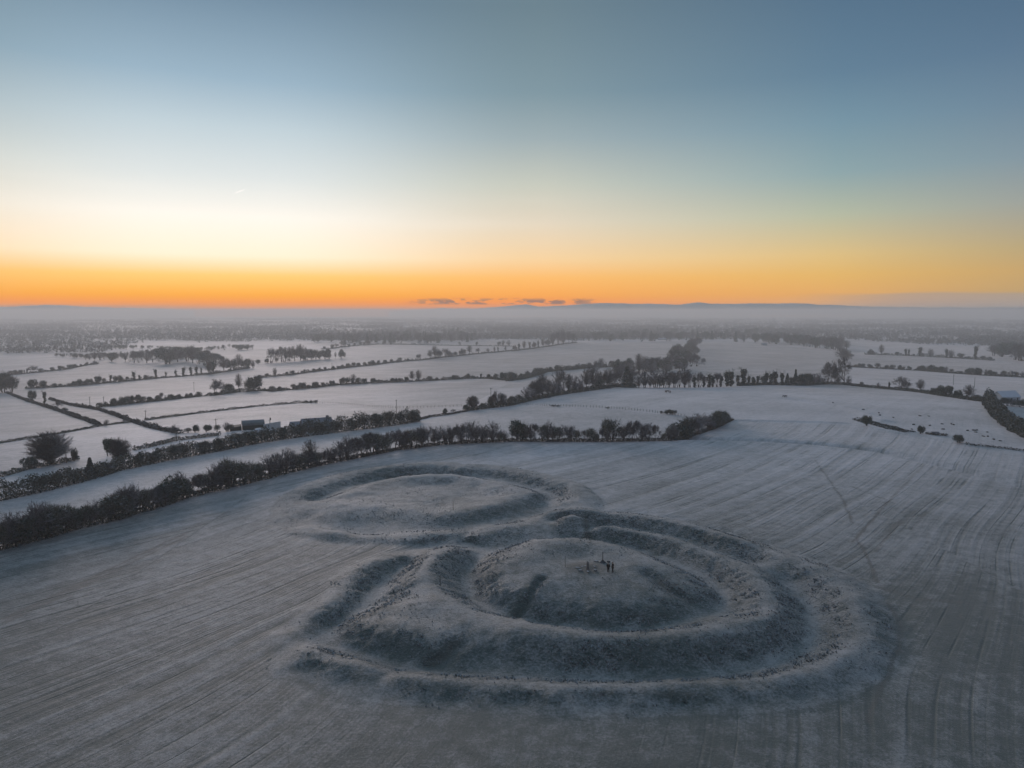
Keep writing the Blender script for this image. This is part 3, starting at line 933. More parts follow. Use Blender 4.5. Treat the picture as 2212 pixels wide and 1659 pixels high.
def sprays(g, segs, top, n, ln, thin):
    """fine end twigs fanning out from the last branches"""
    for q in [q for q in segs if q[0] >= top - 1]:
        p0, p1 = np.array(q[1:4]), np.array(q[4:7])
        d = (p1 - p0) / (np.linalg.norm(p1 - p0) + 1e-9)
        for _ in range(n if q[0] == top else max(1, n // 2)):
            e = d + g.normal(size=3) * 0.8 + np.array([0, 0, 0.12])
            e /= np.linalg.norm(e)
            p = p0 + (p1 - p0) * (0.3 + 0.7 * g.random())
            segs.append((top + 1, *p, *(p + e * ln * (0.5 + g.random())), thin, thin * 0.6))


def proto_bare(seed, stems=1, levels=4, kids=3, spread=0.55, ln=0.33, trunk=0.2, r=0.028, up=0.05, lean=(0, 0, 0), thin=0.0030, spray=5, sl=0.075):
    g = np.random.default_rng(seed)
    segs = []
    if stems == 1:
        segs.append((0, 0, 0, -0.02, 0, 0, trunk, r * 1.25, r))
        p = np.array([0, 0, trunk])
        for _ in range(kids + 2):
            d = np.array([0, 0, 0.75]) + g.normal(size=3) * np.array([0.65, 0.65, 0.35]) + np.array(lean)
            d /= np.linalg.norm(d)
            grow(g, segs, p - np.array([0, 0, 0.05 * g.random()]), d, ln * (0.8 + 0.3 * g.random()), r * 0.6, 1, levels, kids, spread, up, thin)
    else:
        for _ in range(stems):
            d = np.array([0, 0, 0.85]) + g.normal(size=3) * np.array([0.32, 0.32, 0.1]) + np.array(lean)
            d /= np.linalg.norm(d)
            p = np.array([*(g.normal(size=2) * 0.05), -0.02])
            q = p + d * trunk
            segs.append((0, *p, *q, r * 0.8, r * 0.6))
            grow(g, segs, q, d, ln, r * 0.5, 1, levels, kids, spread, up, thin)
    sprays(g, segs, levels, spray, sl, thin)
    s = np.array(segs)
    h = max(s[:, 3].max(), s[:, 6].max())
    s[:, 1:7] /= h
    s[:, 7:] /= h
    tr = s[s[:, 0] == 0][:, 1:]
    cr = s[s[:, 0] > 0][:, 1:]
    return tubes(tr, 6), tubes(cr, 3)


def proto_bush(seed, n=1500, wide=0.55, stem=0.12, size=0.030, blobs=9, twig=True):
    g = np.random.default_rng(seed)
    cs, rs = [], []
    for _ in range(blobs):
        a = g.random() * 6.28
        rr = wide * 0.62 * g.random() ** 0.5
        zc = 0.32 + 0.38 * g.random()
        cs.append((math.cos(a) * rr, math.sin(a) * rr, zc))
        rs.append(min(0.16 + 0.15 * g.random(), 1 - zc))
    pts = blob_points(g, n, cs, rs)
    pts = pts[pts[:, 2] > 0.03]
    V, F = quads(pts, size, g)
    if twig:
        q = blob_points(g, 900, cs, rs, 0.75)
        d = q - np.array([0, 0, 0.3])
        d /= np.linalg.norm(d, axis=1)[:, None]
        V2, F2 = tubes(np.c_[q, q + d * (0.06 + 0.12 * g.random((len(q), 1))), np.full(len(q), 0.005), np.full(len(q), 0.002)])
        F = np.vstack([F, F2 + len(V)])
        V = np.vstack([V, V2])
    st = []
    for _ in range(5):
        a = g.random() * 6.28
        st.append((math.cos(a) * 0.04, math.sin(a) * 0.04, -0.03, math.cos(a) * 0.15, math.sin(a) * 0.15, 0.45, 0.022, 0.012))
    V[:, 2] *= 1.0 / V[:, 2].max()
    return tubes(st, 5), (V, F)


def proto_ivy(seed, top=True):
    g = np.random.default_rng(seed)
    cs = [(0.03 * g.normal(), 0.03 * g.normal(), z) for z in np.linspace(0.12, 0.72, 8)]
    rs = [0.07 + 0.05 * g.random() + (0.03 if i > 4 else 0) for i in range(8)]
    V, F = quads(blob_points(g, 700, cs, rs), 0.022, g)
    segs = []
    for z in np.linspace(0.45, 0.75, 7):
        a = g.random() * 6.28
        d = np.array([math.cos(a) * 0.6, math.sin(a) * 0.6, 0.8])
        grow(g, segs, np.array([0, 0, z]), d / np.linalg.norm(d), 0.16, 0.012, 1, 3, 3, 0.45, 0.06, 0.003)
    V2, F2 = tubes(np.array(segs)[:, 1:])
    V2[:, 2] *= 1.0 / max(1.0, V2[:, 2].max())
    F = np.vstack([F, F2 + len(V)])
    V = np.vstack([V, V2])
    return tubes([(0, 0, -0.02, 0, 0, 0.8, 0.032, 0.015)], 6), (V, F)


def proto_conifer(seed):
    g = np.random.default_rng(seed)
    n = 900
    z = 0.1 + 0.9 * g.random(n) ** 1.2
    a = g.random(n) * 6.28
    r = 0.20 * (1 - z) ** 0.75 * (0.4 + 0.7 * g.random(n)) + 0.012
    V, F = quads(np.c_[np.cos(a) * r, np.sin(a) * r, z - r * 0.3], 0.024, g)
    V[:, 2] = np.minimum(V[:, 2], 1.0)
    return tubes([(0, 0, -0.02, 0, 0, 0.9, 0.02, 0.004)], 6), (V, F)


def proto_fan(seed, n=220, rx=0.5, zc=0.52, trunk=0.10, stems=1, r=0.03, thin=0.0032, spray=6, sl=0.075, lean=(0.0, 0.0), open_=0.35):
    """a winter tree whose boughs fan out of the trunk to an uneven dome of twigs"""
    g = np.random.default_rng(seed)
    segs, ends = [], []
    rz = 1.0 - zc
    feet = [np.array([*(g.normal(size=2) * 0.05 * (stems > 1)), -0.02]) for _ in range(stems)]
    tops = []
    for f in feet:
        t_ = f + np.array([f[0] * 0.8, f[1] * 0.8, trunk + 0.05 * g.random()])
        segs.append((0, *f, *t_, r, r * 0.8))
        tops.append(t_)
    lump = g.normal(size=(9, 3))
    lump /= np.linalg.norm(lump, axis=1)[:, None]
    for i in range(n):
        d = g.normal(size=3)
        d /= np.linalg.norm(d)
        if d[2] < -0.75:
            d[2] = -d[2]
        q = 0.80 + 0.26 * np.max(lump @ d) * g.random() - open_ * g.random() ** 3
        e = np.array([d[0] * rx * q + lean[0] * 0.4, d[1] * rx * q + lean[1] * 0.4, zc + d[2] * (rz if d[2] > 0 else zc - 0.12) * q])
        b = tops[i % stems]
        c = b + np.array([e[0] * 0.22, e[1] * 0.22, max(0.12, (e[2] - b[2]) * 0.62)]) + g.normal(size=3) * 0.07
        pts = [(1 - u) ** 2 * b + 2 * u * (1 - u) * c + u * u * e + g.normal(size=3) * 0.022 * (0 < u < 1) for u in np.linspace(0, 1, 6)]
        r0 = r * (0.50 if i < n * 0.06 else 0.06 + 0.10 * g.random())
        for k in range(5):
            w0, w1 = r0 * (1 - k / 5) ** 1.1 + thin, r0 * (1 - (k + 1) / 5) ** 1.1 + thin
            segs.append((1 if k < 3 else 2, *pts[k], *pts[k + 1], w0, w1))
    sprays(g, segs, 2, spray, sl, thin)
    s = np.array(segs)
    h = max(s[:, 3].max(), s[:, 6].max())
    s[:, 1:7] /= h
    s[:, 7:] /= h
    return tubes(s[s[:, 0] == 0][:, 1:], 7), tubes(s[s[:, 0] > 0][:, 1:], 3)


PROTO = {}


def add_proto(kind, i, pr, mt, mc):
    (tv, tf), (cv_, cf) = pr
    nm = f'{kind}'
    tm = mesh_np(nm + '_trunk', tv, tf, [mt])
    cm_ = mesh_np(nm + '_crown', cv_, cf, [mc])
    jm = mesh_np(nm, np.vstack([tv, cv_]), np.vstack([tf, cf + len(tv)]), [mt, mc], np.r_[np.zeros(len(tf)), np.ones(len(cf))])
    PROTO.setdefault(kind, []).append((tm, cm_, jm))


for i in range(2):
    add_proto('bare_tree', i, proto_bare(100 + i, 1, 4, 3 + (i % 2), 0.5 + 0.05 * i, 0.30, 0.17 + 0.04 * i), M_BARK, M_TWIG2)
for i in range(3):
    add_proto('bare_tree', i, proto_fan(120 + i, 110, 0.36 + 0.05 * i, 0.60, 0.22 + 0.05 * i, 1, 0.026, 0.0034, 4), M_BARK, M_TWIG2)
for i in range(3):
    add_proto('hawthorn', i, proto_bare(200 + i, 4, 4, 3, 0.50, 0.24, 0.16, 0.026, 0.02, (0.12, -0.05, 0), 0.0042), M_BARK, M_TWIG)
for i in range(4):
    add_proto('hawthorn', i, proto_fan(220 + i, 70, 0.40 + 0.06 * i, 0.56, 0.10 + 0.04 * i, 3, 0.024, 0.0046, 5, 0.085, (-0.25, 0.1), 0.5), M_BARK, M_TWIG)
for i in range(5):
    add_proto('bush', i, proto_bush(300 + i, 1150, 0.5 + 0.06 * i), M_BARK, M_LEAF)
for i in range(3):
    add_proto('thorn_bush', i, proto_bush(330 + i, 900, 0.55, size=0.022), M_BARK, M_HEDGE)
for i in range(3):
    add_proto('ivy_tree', i, proto_ivy(400 + i), M_BARK, M_IVY)
for i in range(2):
    add_proto('conifer', i, proto_conifer(500 + i), M_BARK, M_LEAF)
add_proto('spreading_tree', 0, proto_fan(610, 420, 0.58, 0.53, 0.13, 1, 0.040, 0.0021, 11, 0.085, open_=0.6), M_BARK, M_TWIG2)
add_proto('spreading_tree', 1, proto_fan(613, 320, 0.50, 0.58, 0.26, 1, 0.044, 0.0022, 11, 0.085, open_=0.6), M_BARK, M_TWIG2)

CATS = {'bare_tree': 'tree', 'hawthorn': 'tree', 'bush': 'bush', 'thorn_bush': 'bush', 'ivy_tree': 'tree', 'conifer': 'tree', 'spreading_tree': 'tree'}


def plant(kind, p, h, wf=1.0, label=None, group=None, parts=False, pick=None, rot=None):
    pr = PROTO[kind][pick if pick is not None else rnd.randrange(len(PROTO[kind]))]
    name = kind
    if parts:
        o = link(name, None)
        o.empty_display_size = 0.2
        link('trunk', pr[0], o)
        link('crown', pr[1], o)
    else:
        o = link(name, pr[2])
    o.location = p
    o.scale = (h * wf, h * wf, h)
    o.rotation_euler = (0, 0, rnd.random() * 6.28 if rot is None else rot)
    tag(o, label, CATS[kind], group)
    return o


ONES = ['', 'first', 'second', 'third', 'fourth', 'fifth', 'sixth', 'seventh', 'eighth', 'ninth', 'tenth', 'eleventh', 'twelfth', 'thirteenth', 'fourteenth', 'fifteenth', 'sixteenth', 'seventeenth', 'eighteenth', 'nineteenth']
TENS = {2: ('twentieth', 'twenty'), 3: ('thirtieth', 'thirty'), 4: ('fortieth', 'forty'), 5: ('fiftieth', 'fifty'), 6: ('sixtieth', 'sixty'), 7: ('seventieth', 'seventy'), 8: ('eightieth', 'eighty'), 9: ('ninetieth', 'ninety')}


def ordinal(n):
    if n < 20:
        return ONES[n]
    a, b = divmod(n, 10)
    return TENS[a][0] if b == 0 else TENS[a][1] + '-' + ONES[b]


LOOK = {'bare_tree': 'leafless brown tree', 'hawthorn': 'bare frosted hawthorn', 'bush': 'dark green bush', 'thorn_bush': 'brown-green thorn bush', 'ivy_tree': 'slim ivy-clad tree', 'conifer': 'pointed conifer', 'spreading_tree': 'broad bare tree'}


def base_v(line, u):
    return float(np.interp(u, [p[0] for p in line], [p[1] for p in line]))


def row(line, items, where, group, parts=False, size_words=True):
    """items: (u, height in picture px, kind, width factor); labels count along the row from its left end"""
    items = sorted(items)
    hs = [it[1] for it in items]
    med = sorted(hs)[len(hs) // 2]
    for i, (u, hp, kind, wf) in enumerate(items):
        p = land(u, base_v(line, u))
        h = hp * depth(p) / FPX
        h *= 0.92 + 0.26 * rnd.random()
        wf *= 0.88 + 0.24 * rnd.random()
        sw = 'tall ' if hp > 1.35 * med else 'low ' if hp < 0.7 * med else ''
        plant(kind, p - np.array([0, 0, 0.05]), h, wf, f'{sw}{LOOK[kind]}, {ordinal(i + 1)} from left in {where}', group, parts)


def hedge(name, line, hp, width, label, cat='hedge', mat=None, dens=26, size=0.16, jag=0.35, twig=0.5, world_h=None, lift=0.0):
    """a continuous hedge along picture points: leafy clumps through its whole volume, real metres"""
    g = np.random.default_rng(abs(hash(label)) % 1000 + 5 if False else sum(map(ord, label)))
    L = np.array([land(*p) for p in line])
    L = resample(L, 0.5)
    n = len(L)
    if world_h is None:
        hp_ = np.interp(np.linspace(0, 1, n), np.linspace(0, 1, len(hp)), hp) if hasattr(hp, '__len__') else np.full(n, hp)
        H = np.array([hp_[i] * depth(L[i]) / FPX for i in range(n)])
    else:
        H = np.full(n, world_h)
    s = np.arange(n) * 0.5
    H = H * (1 + jag * (vnoise(s / 3.1, s * 0, 61) + 0.7 * vnoise(s / 1.2, s * 0, 62)) * 1.6)
    W = width * (1 + 0.5 * vnoise(s / 4.0, s * 0 + 9, 63))
    t = np.gradient(L[:, :2], axis=0)
    t /= np.linalg.norm(t, axis=1)[:, None] + 1e-9
    per = max(2, int(dens * 0.5))
    k = np.repeat(np.arange(n), per)
    a = g.random(len(k)) * math.pi
    r = (0.55 + 0.45 * g.random(len(k)) ** 0.5)
    ox = np.cos(a) * r * W[k] / 2
    oz = np.sin(a) ** 0.7 * r * H[k] * (0.9 + 0.2 * g.random(len(k)))
    # fill below the arch
    oz = np.where(g.random(len(k)) < 0.4, oz * g.random(len(k)), oz)
    al = (g.random(len(k)) - 0.5) * 0.7
    x = L[k, 0] - t[k, 1] * ox + t[k, 0] * al
    y = L[k, 1] + t[k, 0] * ox + t[k, 1] * al
    z = height(x, y) + np.maximum(oz, 0.02)
    V, F = quads(np.stack([x, y, z], 1), size, g)
    if twig:
        m = g.random(len(k)) < twig * 0.3
        q = np.stack([x, y, z], 1)[m]
        d = g.normal(size=q.shape) * 0.5 + np.array([0, 0, 0.9])
        d /= np.linalg.norm(d, axis=1)[:, None]
        V2, F2 = tubes(np.c_[q, q + d * (0.25 + 0.5 * g.random((len(q), 1))), np.full(len(q), 0.022), np.full(len(q), 0.008)])
        F = np.vstack([F, F2 + len(V)])
        V = np.vstack([V, V2])
    o0 = L[n // 2]
    o = link(name, mesh_np(name, V - o0, F, [mat or M_HEDGE]))
    o.location = o0
    tag(o, label, cat)
    return o


def fill(line, tops, spacing, kinds, where, group, u0=None, u1=None, parts=False, jit=0.15, wf=(0.8, 1.2)):
    """plants along a base line so that their tops follow the given skyline; kinds is [(kind, chance), ...]"""
    us = [p[0] for p in tops]
    u0 = us[0] if u0 is None else u0
    u1 = us[-1] if u1 is None else u1
    items = []
    u = u0
    names = [a for a, _ in kinds]
    ps = [b for _, b in kinds]
    while u <= u1:
        top = float(np.interp(u, us, [p[1] for p in tops]))
        h = max(4.0, base_v(line, u) - top) * (1 + jit * (rnd.random() * 2 - 1) + 0.10)
        kd = rnd.choices(names, ps)[0]
        items.append((u, h, kd, wf[0] + (wf[1] - wf[0]) * rnd.random()))
        u += spacing * (0.7 + 0.6 * rnd.random())
    return items


def K(k, *pts):
    return [k_(k, *p) for p in pts]


# ---- nearest hedgerow, sweeping behind the earthworks
t4 = [c4(*p) for p in ((-60, 800), (100, 745), (190, 720), (300, 660), (400, 655), (500, 655), (580, 670), (700, 640), (790, 605), (860, 610), (930, 580), (1000, 525), (1090, 505), (1190, 495), (1300, 475), (1400, 470), (1480, 390), (1570, 405), (1640, 395), (1750, 315), (1880, 272), (2000, 270), (2120, 295), (2200, 290))]
t1 = K(1, (60, 1590), (100, 1545), (150, 1525), (260, 1480), (370, 1510), (560, 1485), (660, 1435), (740, 1410), (800, 1375), (900, 1425), (960, 1335), (1060, 1350), (1190, 1320), (1300, 1310), (1400, 1320), (1480, 1300), (1560, 1285), (1640, 1300), (1760, 1262), (1900, 1258), (2000, 1255), (2060, 1260), (2130, 1330))
t2 = K(2, (0, 1300), (80, 1242), (150, 1295), (230, 1270), (320, 1265), (400, 1270), (470, 1280), (540, 1305), (640, 1292), (700, 1315), (760, 1335), (850, 1245), (900, 1285), (960, 1305), (1020, 1240), (1130, 1232), (1220, 1265), (1300, 1330), (1380, 1270), (1460, 1245), (1530, 1190), (1620, 1180), (1700, 1170), (1780, 1145), (1860, 1170))
W1 = 'the nearest hedgerow behind the ring mounds'
items = fill(h1_base, t4, 11.5, [('bush', .30), ('thorn_bush', .34), ('hawthorn', .36)], W1, '', u0=-8, wf=(0.75, 1.05))
row(h1_base, items, 'evergreen end of the closest hedgerow', 'dark bushes of the closest hedgerow', parts=True)
items = fill(h1_base, t1, 11.5, [('hawthorn', .86), ('thorn_bush', .14)], W1, '', u0=582, u1=1098, wf=(0.75, 1.0))
items += [(671, 64, 'bare_tree', 0.75)]
row(h1_base, items, 'closest hedgerow behind the smaller ring', 'frosted trees of the closest hedgerow', parts=True)
items = fill(h1_base, t2, 11.5, [('hawthorn', .75), ('thorn_bush', .15), ('bush', .1)], W1, '', u0=1106, u1=1425, wf=(0.7, 0.95))
row(h1_base, items, 'gappy stretch of the closest hedgerow', 'gappy trees of the closest hedgerow', parts=True)
items = fill(h1_base, t2, 10.5, [('bush', .22), ('thorn_bush', .3), ('hawthorn', .48)], W1, '', u0=1432, u1=1572, wf=(0.8, 1.1))
row(h1_base, items, 'dense tip of the closest hedgerow', 'dense tip of the closest hedgerow', parts=True)
hedge('hedge', h1_base[1:10], 20, 2.6, 'low dark bramble hedge at the foot of the evergreen end of the hedgerow', mat=M_HEDGE, dens=60, size=0.17, world_h=1.5)
hedge('hedge', h1_base[9:], 10, 2.0, 'low dark bramble hedge at the foot of the bare frosted hawthorns behind the rings', mat=M_SCRUB, dens=60, size=0.15, world_h=1.1)

# ---- second hedgerow with the lane, cottage and barn
hedge('hedge', h2_base[0:7], [42, 34, 30, 28, 26], 3.6, 'thick green-brown roadside hedge running up towards the two big trees', dens=170, size=0.17, jag=0.28)
hedge('hedge', h2_base[6:], [25, 27, 33, 33, 31, 29], 3.8, 'thick dark hedge in front of the frosted cottage roof', dens=170, size=0.18, jag=0.30)
it2 = [(u, hp, kd, wf) for u, hp, kd, wf in ((88, 33, 'thorn_bush', .8), (126, 34, 'thorn_bush', .9), (160, 32, 'thorn_bush', .9), (196, 46, 'conifer', 1.3), (218, 30, 'hawthorn', 1.2), (300, 30, 'thorn_bush', .9), (332, 31, 'bush', .8), (372, 31, 'thorn_bush', .9), (398, 28, 'thorn_bush', 1.0), (440, 30, 'thorn_bush', 1.0), (476, 30, 'thorn_bush', 1.0),
                                             (512, 31, 'thorn_bush', 1.0), (540, 30, 'bush', 1.0), (575, 28, 'thorn_bush', 1.), (612, 27, 'thorn_bush', 1.), (650, 27, 'thorn_bush', 1.), (690, 30, 'bush', .8), (728, 30, 'thorn_bush', .9), (762, 31, 'bush', .8), (786, 32, 'thorn_bush', .9), (813, 35, 'bush', .8), (840, 30, 'thorn_bush', .9), (866, 32, 'thorn_bush', .8), (892, 34, 'bush', .8))]
row(h2_base, it2, 'second hedgerow, beside the lane', 'bushes of the second hedgerow', parts=True)
p = land(109, 1003)
plant('spreading_tree', p, 75 * depth(p) / FPX, 1.15, 'huge round-headed bare tree, broadest crown of all, by the lane on the far left', parts=True, pick=0, rot=0.6)
p = land(68, 1011)
plant('bush', p, 28 * depth(p) / FPX, 1.3, 'dark evergreen bush tucked under the near side of the huge round bare tree', parts=True, pick=1)
p = land(161, 996)
plant('bush', p, 31 * depth(p) / FPX, 0.5, 'slim dark ivy-green bush just right of the huge round bare tree', parts=True, pick=2)
p = land(260, 1006)
plant('spreading_tree', p, 65 * depth(p) / FPX, 0.82, 'bushy bare tree with a dark ivy trunk, second largest crown by the lane', parts=True, pick=1, rot=2.0)
p = land(233, 985)
plant('bush', p, 43 * depth(p) / FPX, 0.62, 'dark upright evergreen behind the second largest bare tree by the lane', parts=True, pick=3)
hedge('hedge', [c4(0, 392), c4(200, 335), c4(420, 292), c4(650, 243)], 8, 1.6, 'low clipped dark hedge under the huge round bare tree', dens=50, size=0.16, world_h=1.3)
hedge('hedge', K(0, (1150, 1482), (1350, 1440), (1500, 1402), (1700, 1375), (1900, 1350)), 8, 1.6, 'low dark hedge on the lane between the big bare tree and the barn', dens=50, size=0.16, world_h=1.4)
hedge('hedge', K(0, (-100, 1445), (0, 1420), (200, 1388), (560, 1330), (880, 1270), (1150, 1235)), 6, 1.2, 'thin straight field hedge behind the huge round bare tree', dens=40, size=0.15, world_h=0.9)
hedge('hedge', K(0, (60, 985), (200, 1040), (400, 1105), (600, 1172), (750, 1222), (850, 1262)), 8, 3.0, 'scrubby bramble bank, nearer side of the overgrown diagonal lane', mat=M_SCRUB, dens=36, size=0.2, world_h=1.3, jag=.6)
hedge('hedge', K(0, (430, 1040), (600, 1090), (730, 1112), (850, 1130), (1000, 1180), (1150, 1235), (1300, 1285), (1450, 1318), (1560, 1335)), 8, 2.6, 'scrubby bramble bank, farther side of the overgrown diagonal lane', mat=M_SCRUB, dens=36, size=0.2, world_h=1.4, jag=.6)
hedge('hedge', K(0, (1255, 1222), (1500, 1190), (1700, 1163), (2206, 1103)) + K(1, (350, 1073), (530, 1070)), 6, 1.5, 'long low hedge dividing the pale fields behind the barn', dens=40, size=0.16, world_h=1.1, jag=.5)
row([k_(1, 380, 1072), k_(1, 530, 1072)], [(k_(1, 430, 0)[0], 6, 'thorn_bush', 1.4), (k_(1, 475, 0)[0], 6, 'bush', 1.4), (k_(1, 510, 0)[0], 6, 'thorn_bush', 1.5)], 'clump behind the cottage', 'bushes at the end of the low hedge')
lane_items = [(k_(0, cx, 0)[0], hp, kd, wf) for cx, hp, kd, wf in ((915, 17, 'hawthorn', 1.1), (1100, 10, 'hawthorn', 1.2), (550, 9, 'bush', 1.2), (620, 8, 'thorn_bush', 1.2), (790, 8, 'thorn_bush', 1.2), (385, 30, 'ivy_tree', .8), (280, 25, 'bush', .6), (480, 15, 'hawthorn', 1.2))]
row([k_(0, 0, 985), k_(0, 385, 1080), k_(0, 850, 1262), k_(0, 930, 1272), k_(0, 1150, 1232)], lane_items, 'the overgrown diagonal lane', 'plants of the overgrown lane', size_words=False)
row([k_(0, 1450, 1332), k_(0, 2010, 1318)], [(k_(0, 1490, 0)[0], 17, 'hawthorn', 1.6), (k_(0, 1680, 0)[0], 20, 'bush', 1.0), (k_(0, 1620, 0)[0], 11, 'thorn_bush', 1.6), (k_(0, 1780, 0)[0], 16, 'bush', 1.0), (k_(0, 1870, 0)[0], 15, 'thorn_bush', 1.0), (k_(0, 1950, 0)[0], 22, 'hawthorn', .9), (k_(0, 1985, 0)[0], 20, 'bush', .7)], 'the planting beside the barn', 'farmyard bushes')
row([k_(0, 0, 985), k_(0, 140, 985)], [(k_(0, 30, 0)[0], 46, 'bush', .7), (k_(0, 100, 0)[0], 40, 'thorn_bush', .7), (k_(0, -40, 0)[0], 44, 'bush', .7)], 'clump beginning the overgrown lane', 'clump at the lane end')


# ---- field hedgerows of the middle distance, tree by tree
def trees(k, base, spec, where, group):
    """spec: (x in the crop, top y in the crop, kind, width)"""
    line = K(k, *base)
    its = []
    for x, ty, kd, wf in spec:
        u, vt = k_(k, x, ty)
        its.append((u, max(3.0, base_v(line, u) - vt), kd, wf))
    return line, its


def field_row(parts_, where, group, low=None):
    line, its = [], []
    for k, base, spec in parts_:
        l, i = trees(k, base, spec, where, group)
        line += l
        its += i
    line = sorted(line)
    row(line, its, where, group)
    if low:
        hedge('hedge', line, 3, low[1], low[0], dens=(low[2] if len(low) > 2 else 26) * 1.9, size=0.27, world_h=(low[3] if len(low) > 3 else 1.2) * 1.65, jag=.8)


B, T, HW, IV, TB, CO = 'bush', 'bare_tree', 'hawthorn', 'ivy_tree', 'thorn_bush', 'conifer'
field_row([(0, ((220, 950), (430, 940), (700, 922), (900, 903), (1050, 890), (1400, 857), (1800, 827), (1900, 812), (2150, 772)),
            [(290, 870, B, .9), (320, 890, HW, 1.), (385, 875, B, .9), (470, 895, TB, 1.3), (520, 900, TB, 1.3), (600, 900, TB, 1.2), (645, 880, TB, 1.), (690, 865, B, .9), (735, 870, TB, 1.), (770, 862, B, .9), (840, 842, B, .8), (900, 850, TB, .8), (955, 820, IV, .9), (1000, 825, TB, .8), (1040, 825, B, .7), (1100, 838, TB, .8), (1155, 795, IV, 1.1),
             (1200, 820, IV, 1.), (1260, 822, TB, .9), (1300, 838, B, .9), (1340, 770, IV, 1.0), (1430, 795, IV, 1.), (1515, 775, IV, .9), (1585, 755, IV, 1.1), (1645, 758, IV, 1.), (1695, 745, IV, .9), (1735, 760, IV, .8), (1800, 690, T, .9), (1835, 690, B, .6), (1870, 790, TB, 1.2), (1930, 655, T, .9), (1990, 690, B, .7), (2060, 650, T, .8), (2100, 690, B, .7), (2135, 690, B, .6), (2180, 700, HW, .8)])],
          'ivied hedgerow of the pale fields', 'trees of the ivied hedgerow', ('low hedge under the ivied trees across the pale left fields', 2.5, 24))
field_row([(0, ((840, 1110), (980, 1097), (1150, 1077), (1400, 1052), (1700, 1017), (1850, 1007), (2060, 977)),
            [(865, 1060, TB, 1.2), (905, 1070, B, 1.2), (970, 1033, B, .95), (1035, 1030, TB, 1.), (1070, 1015, B, .9), (1112, 1005, HW, .7), (1130, 1000, B, .7), (1190, 993, B, .9), (1232, 1010, TB, .9), (1285, 1015, B, .9), (1360, 995, TB, .9), (1405, 988, HW, 1.), (1470, 988, B, .9), (1545, 985, TB, .9), (1610, 980, HW, .9), (1650, 975, B, .8), (1715, 975, TB, .9), (1850, 855, HW, .95), (1975, 900, B, .9), (2060, 830, T, .6), (2150, 880, TB, 1.1), (2195, 840, B, .9)]),
           (1, ((60, 967), (140, 972), (260, 962), (500, 942), (700, 917), (1000, 902), (1250, 892), (1500, 882), (1750, 867), (1850, 862), (2000, 862), (2206, 882)),
            [(20, 932, TB, 1.2), (140, 925, TB, 1.2), (200, 925, B, 1.2), (320, 905, TB, 1.2), (355, 910, B, 1.2), (400, 893, B, 1.1), (450, 912, TB, 1.2), (520, 890, B, 1.1), (575, 886, TB, 1.), (655, 870, B, .9), (730, 850, TB, .9), (775, 850, B, .9), (835, 817, HW, .9), (880, 850, TB, 1.), (935, 850, B, 1.), (1010, 855, B, .9), (1060, 868, TB, 1.4), (1120, 875, TB, 1.4), (1180, 850, B, .7), (1210, 850, B, .6), (1242, 855, B, .7),
             (1292, 848, B, .8), (1345, 790, T, .9), (1400, 780, T, 1.), (1500, 838, TB, 1.2), (1560, 848, TB, 1.3), (1610, 855, TB, 1.3), (1700, 825, B, .9), (1735, 828, TB, .9), (1830, 815, B, 1.), (1870, 828, TB, 1.1), (1940, 815, IV, 1.2), (2010, 822, B, .9), (2070, 808, TB, .9), (2130, 800, B, 1.), (2190, 795, TB, 1.)])],
          'long hedgerow before the stubble field', 'trees of the stubble field hedgerow', ('low hedge along the near side of the grey stubble field', 3.0, 26))
field_row([(1, ((0, 872), (60, 852), (300, 832), (480, 807), (650, 787), (800, 767), (1000, 747), (1250, 717), (1450, 702), (1600, 682), (1800, 662), (2000, 642), (2206, 627)),
            [(30, 830, TB, 1.3), (95, 812, B, 1.1), (165, 765, HW, .7), (215, 822, TB, 1.2), (262, 798, B, .9), (312, 790, TB, 1.), (420, 777, TB, .8), (500, 768, B, .8), (550, 765, IV, 1.3), (595, 757, B, .7), (670, 748, B, .9), (710, 745, TB, 1.), (750, 735, B, .9), (792, 730, B, .8), (840, 722, TB, .9), (885, 720, B, .9), (935, 717, B, .9), (975, 708, TB, 1.), (1010, 703, B, .9), (1052, 705, TB, .9), (1112, 697, B, .9), (1162, 690, B, .9), (1238, 677, TB, 1.),
             (1308, 682, B, .8), (1410, 643, HW, .8), (1500, 610, T, .8), (1540, 585, T, .8), (1575, 595, T, .7), (1630, 605, HW, .9), (1665, 630, TB, 1.1), (1720, 625, TB, 1.1), (1780, 590, T, .9), (1840, 572, T, .8), (1920, 590, HW, .9), (2000, 598, HW, .7), (2055, 590, T, .7), (2085, 585, IV, .9), (2150, 580, T, .7)]),
           (2, ((0, 622), (200, 602), (400, 572), (560, 552)), [(25, 560, T, .7), (60, 545, IV, .9), (105, 540, T, .8), (150, 545, IV, .9), (190, 540, T, .7), (225, 530, IV, 1.), (265, 520, T, .8), (310, 500, T, .8), (350, 470, HW, .8), (400, 440, HW, .9), (440, 425, HW, .8), (490, 440, T, .8), (520, 470, TB, .9)])],
          'hedgerow beyond the stubble field', 'trees along the far side of the stubble field', ('thin hedge along the far side of the grey stubble field', 3.0, 20, 1.4))
field_row([(1, ((0, 737), (180, 722), (300, 712), (500, 697), (750, 687)),
            [(20, 688, B, .9), (100, 683, B, 1.), (130, 600, HW, .9), (180, 680, TB, .6), (220, 560, T, .8), (255, 575, T, .7), (290, 580, T, .8), (335, 575, T, .8), (385, 560, T, .9), (410, 645, B, .9), (425, 570, T, .8), (480, 595, B, .7), (515, 600, B, .7), (550, 605, B, .7), (595, 600, B, .8), (630, 605, B, .7), (685, 630, T, .6), (735, 610, B, .8)])],
          'the leafless pale-field spinney', 'trees of the leafless spinney')
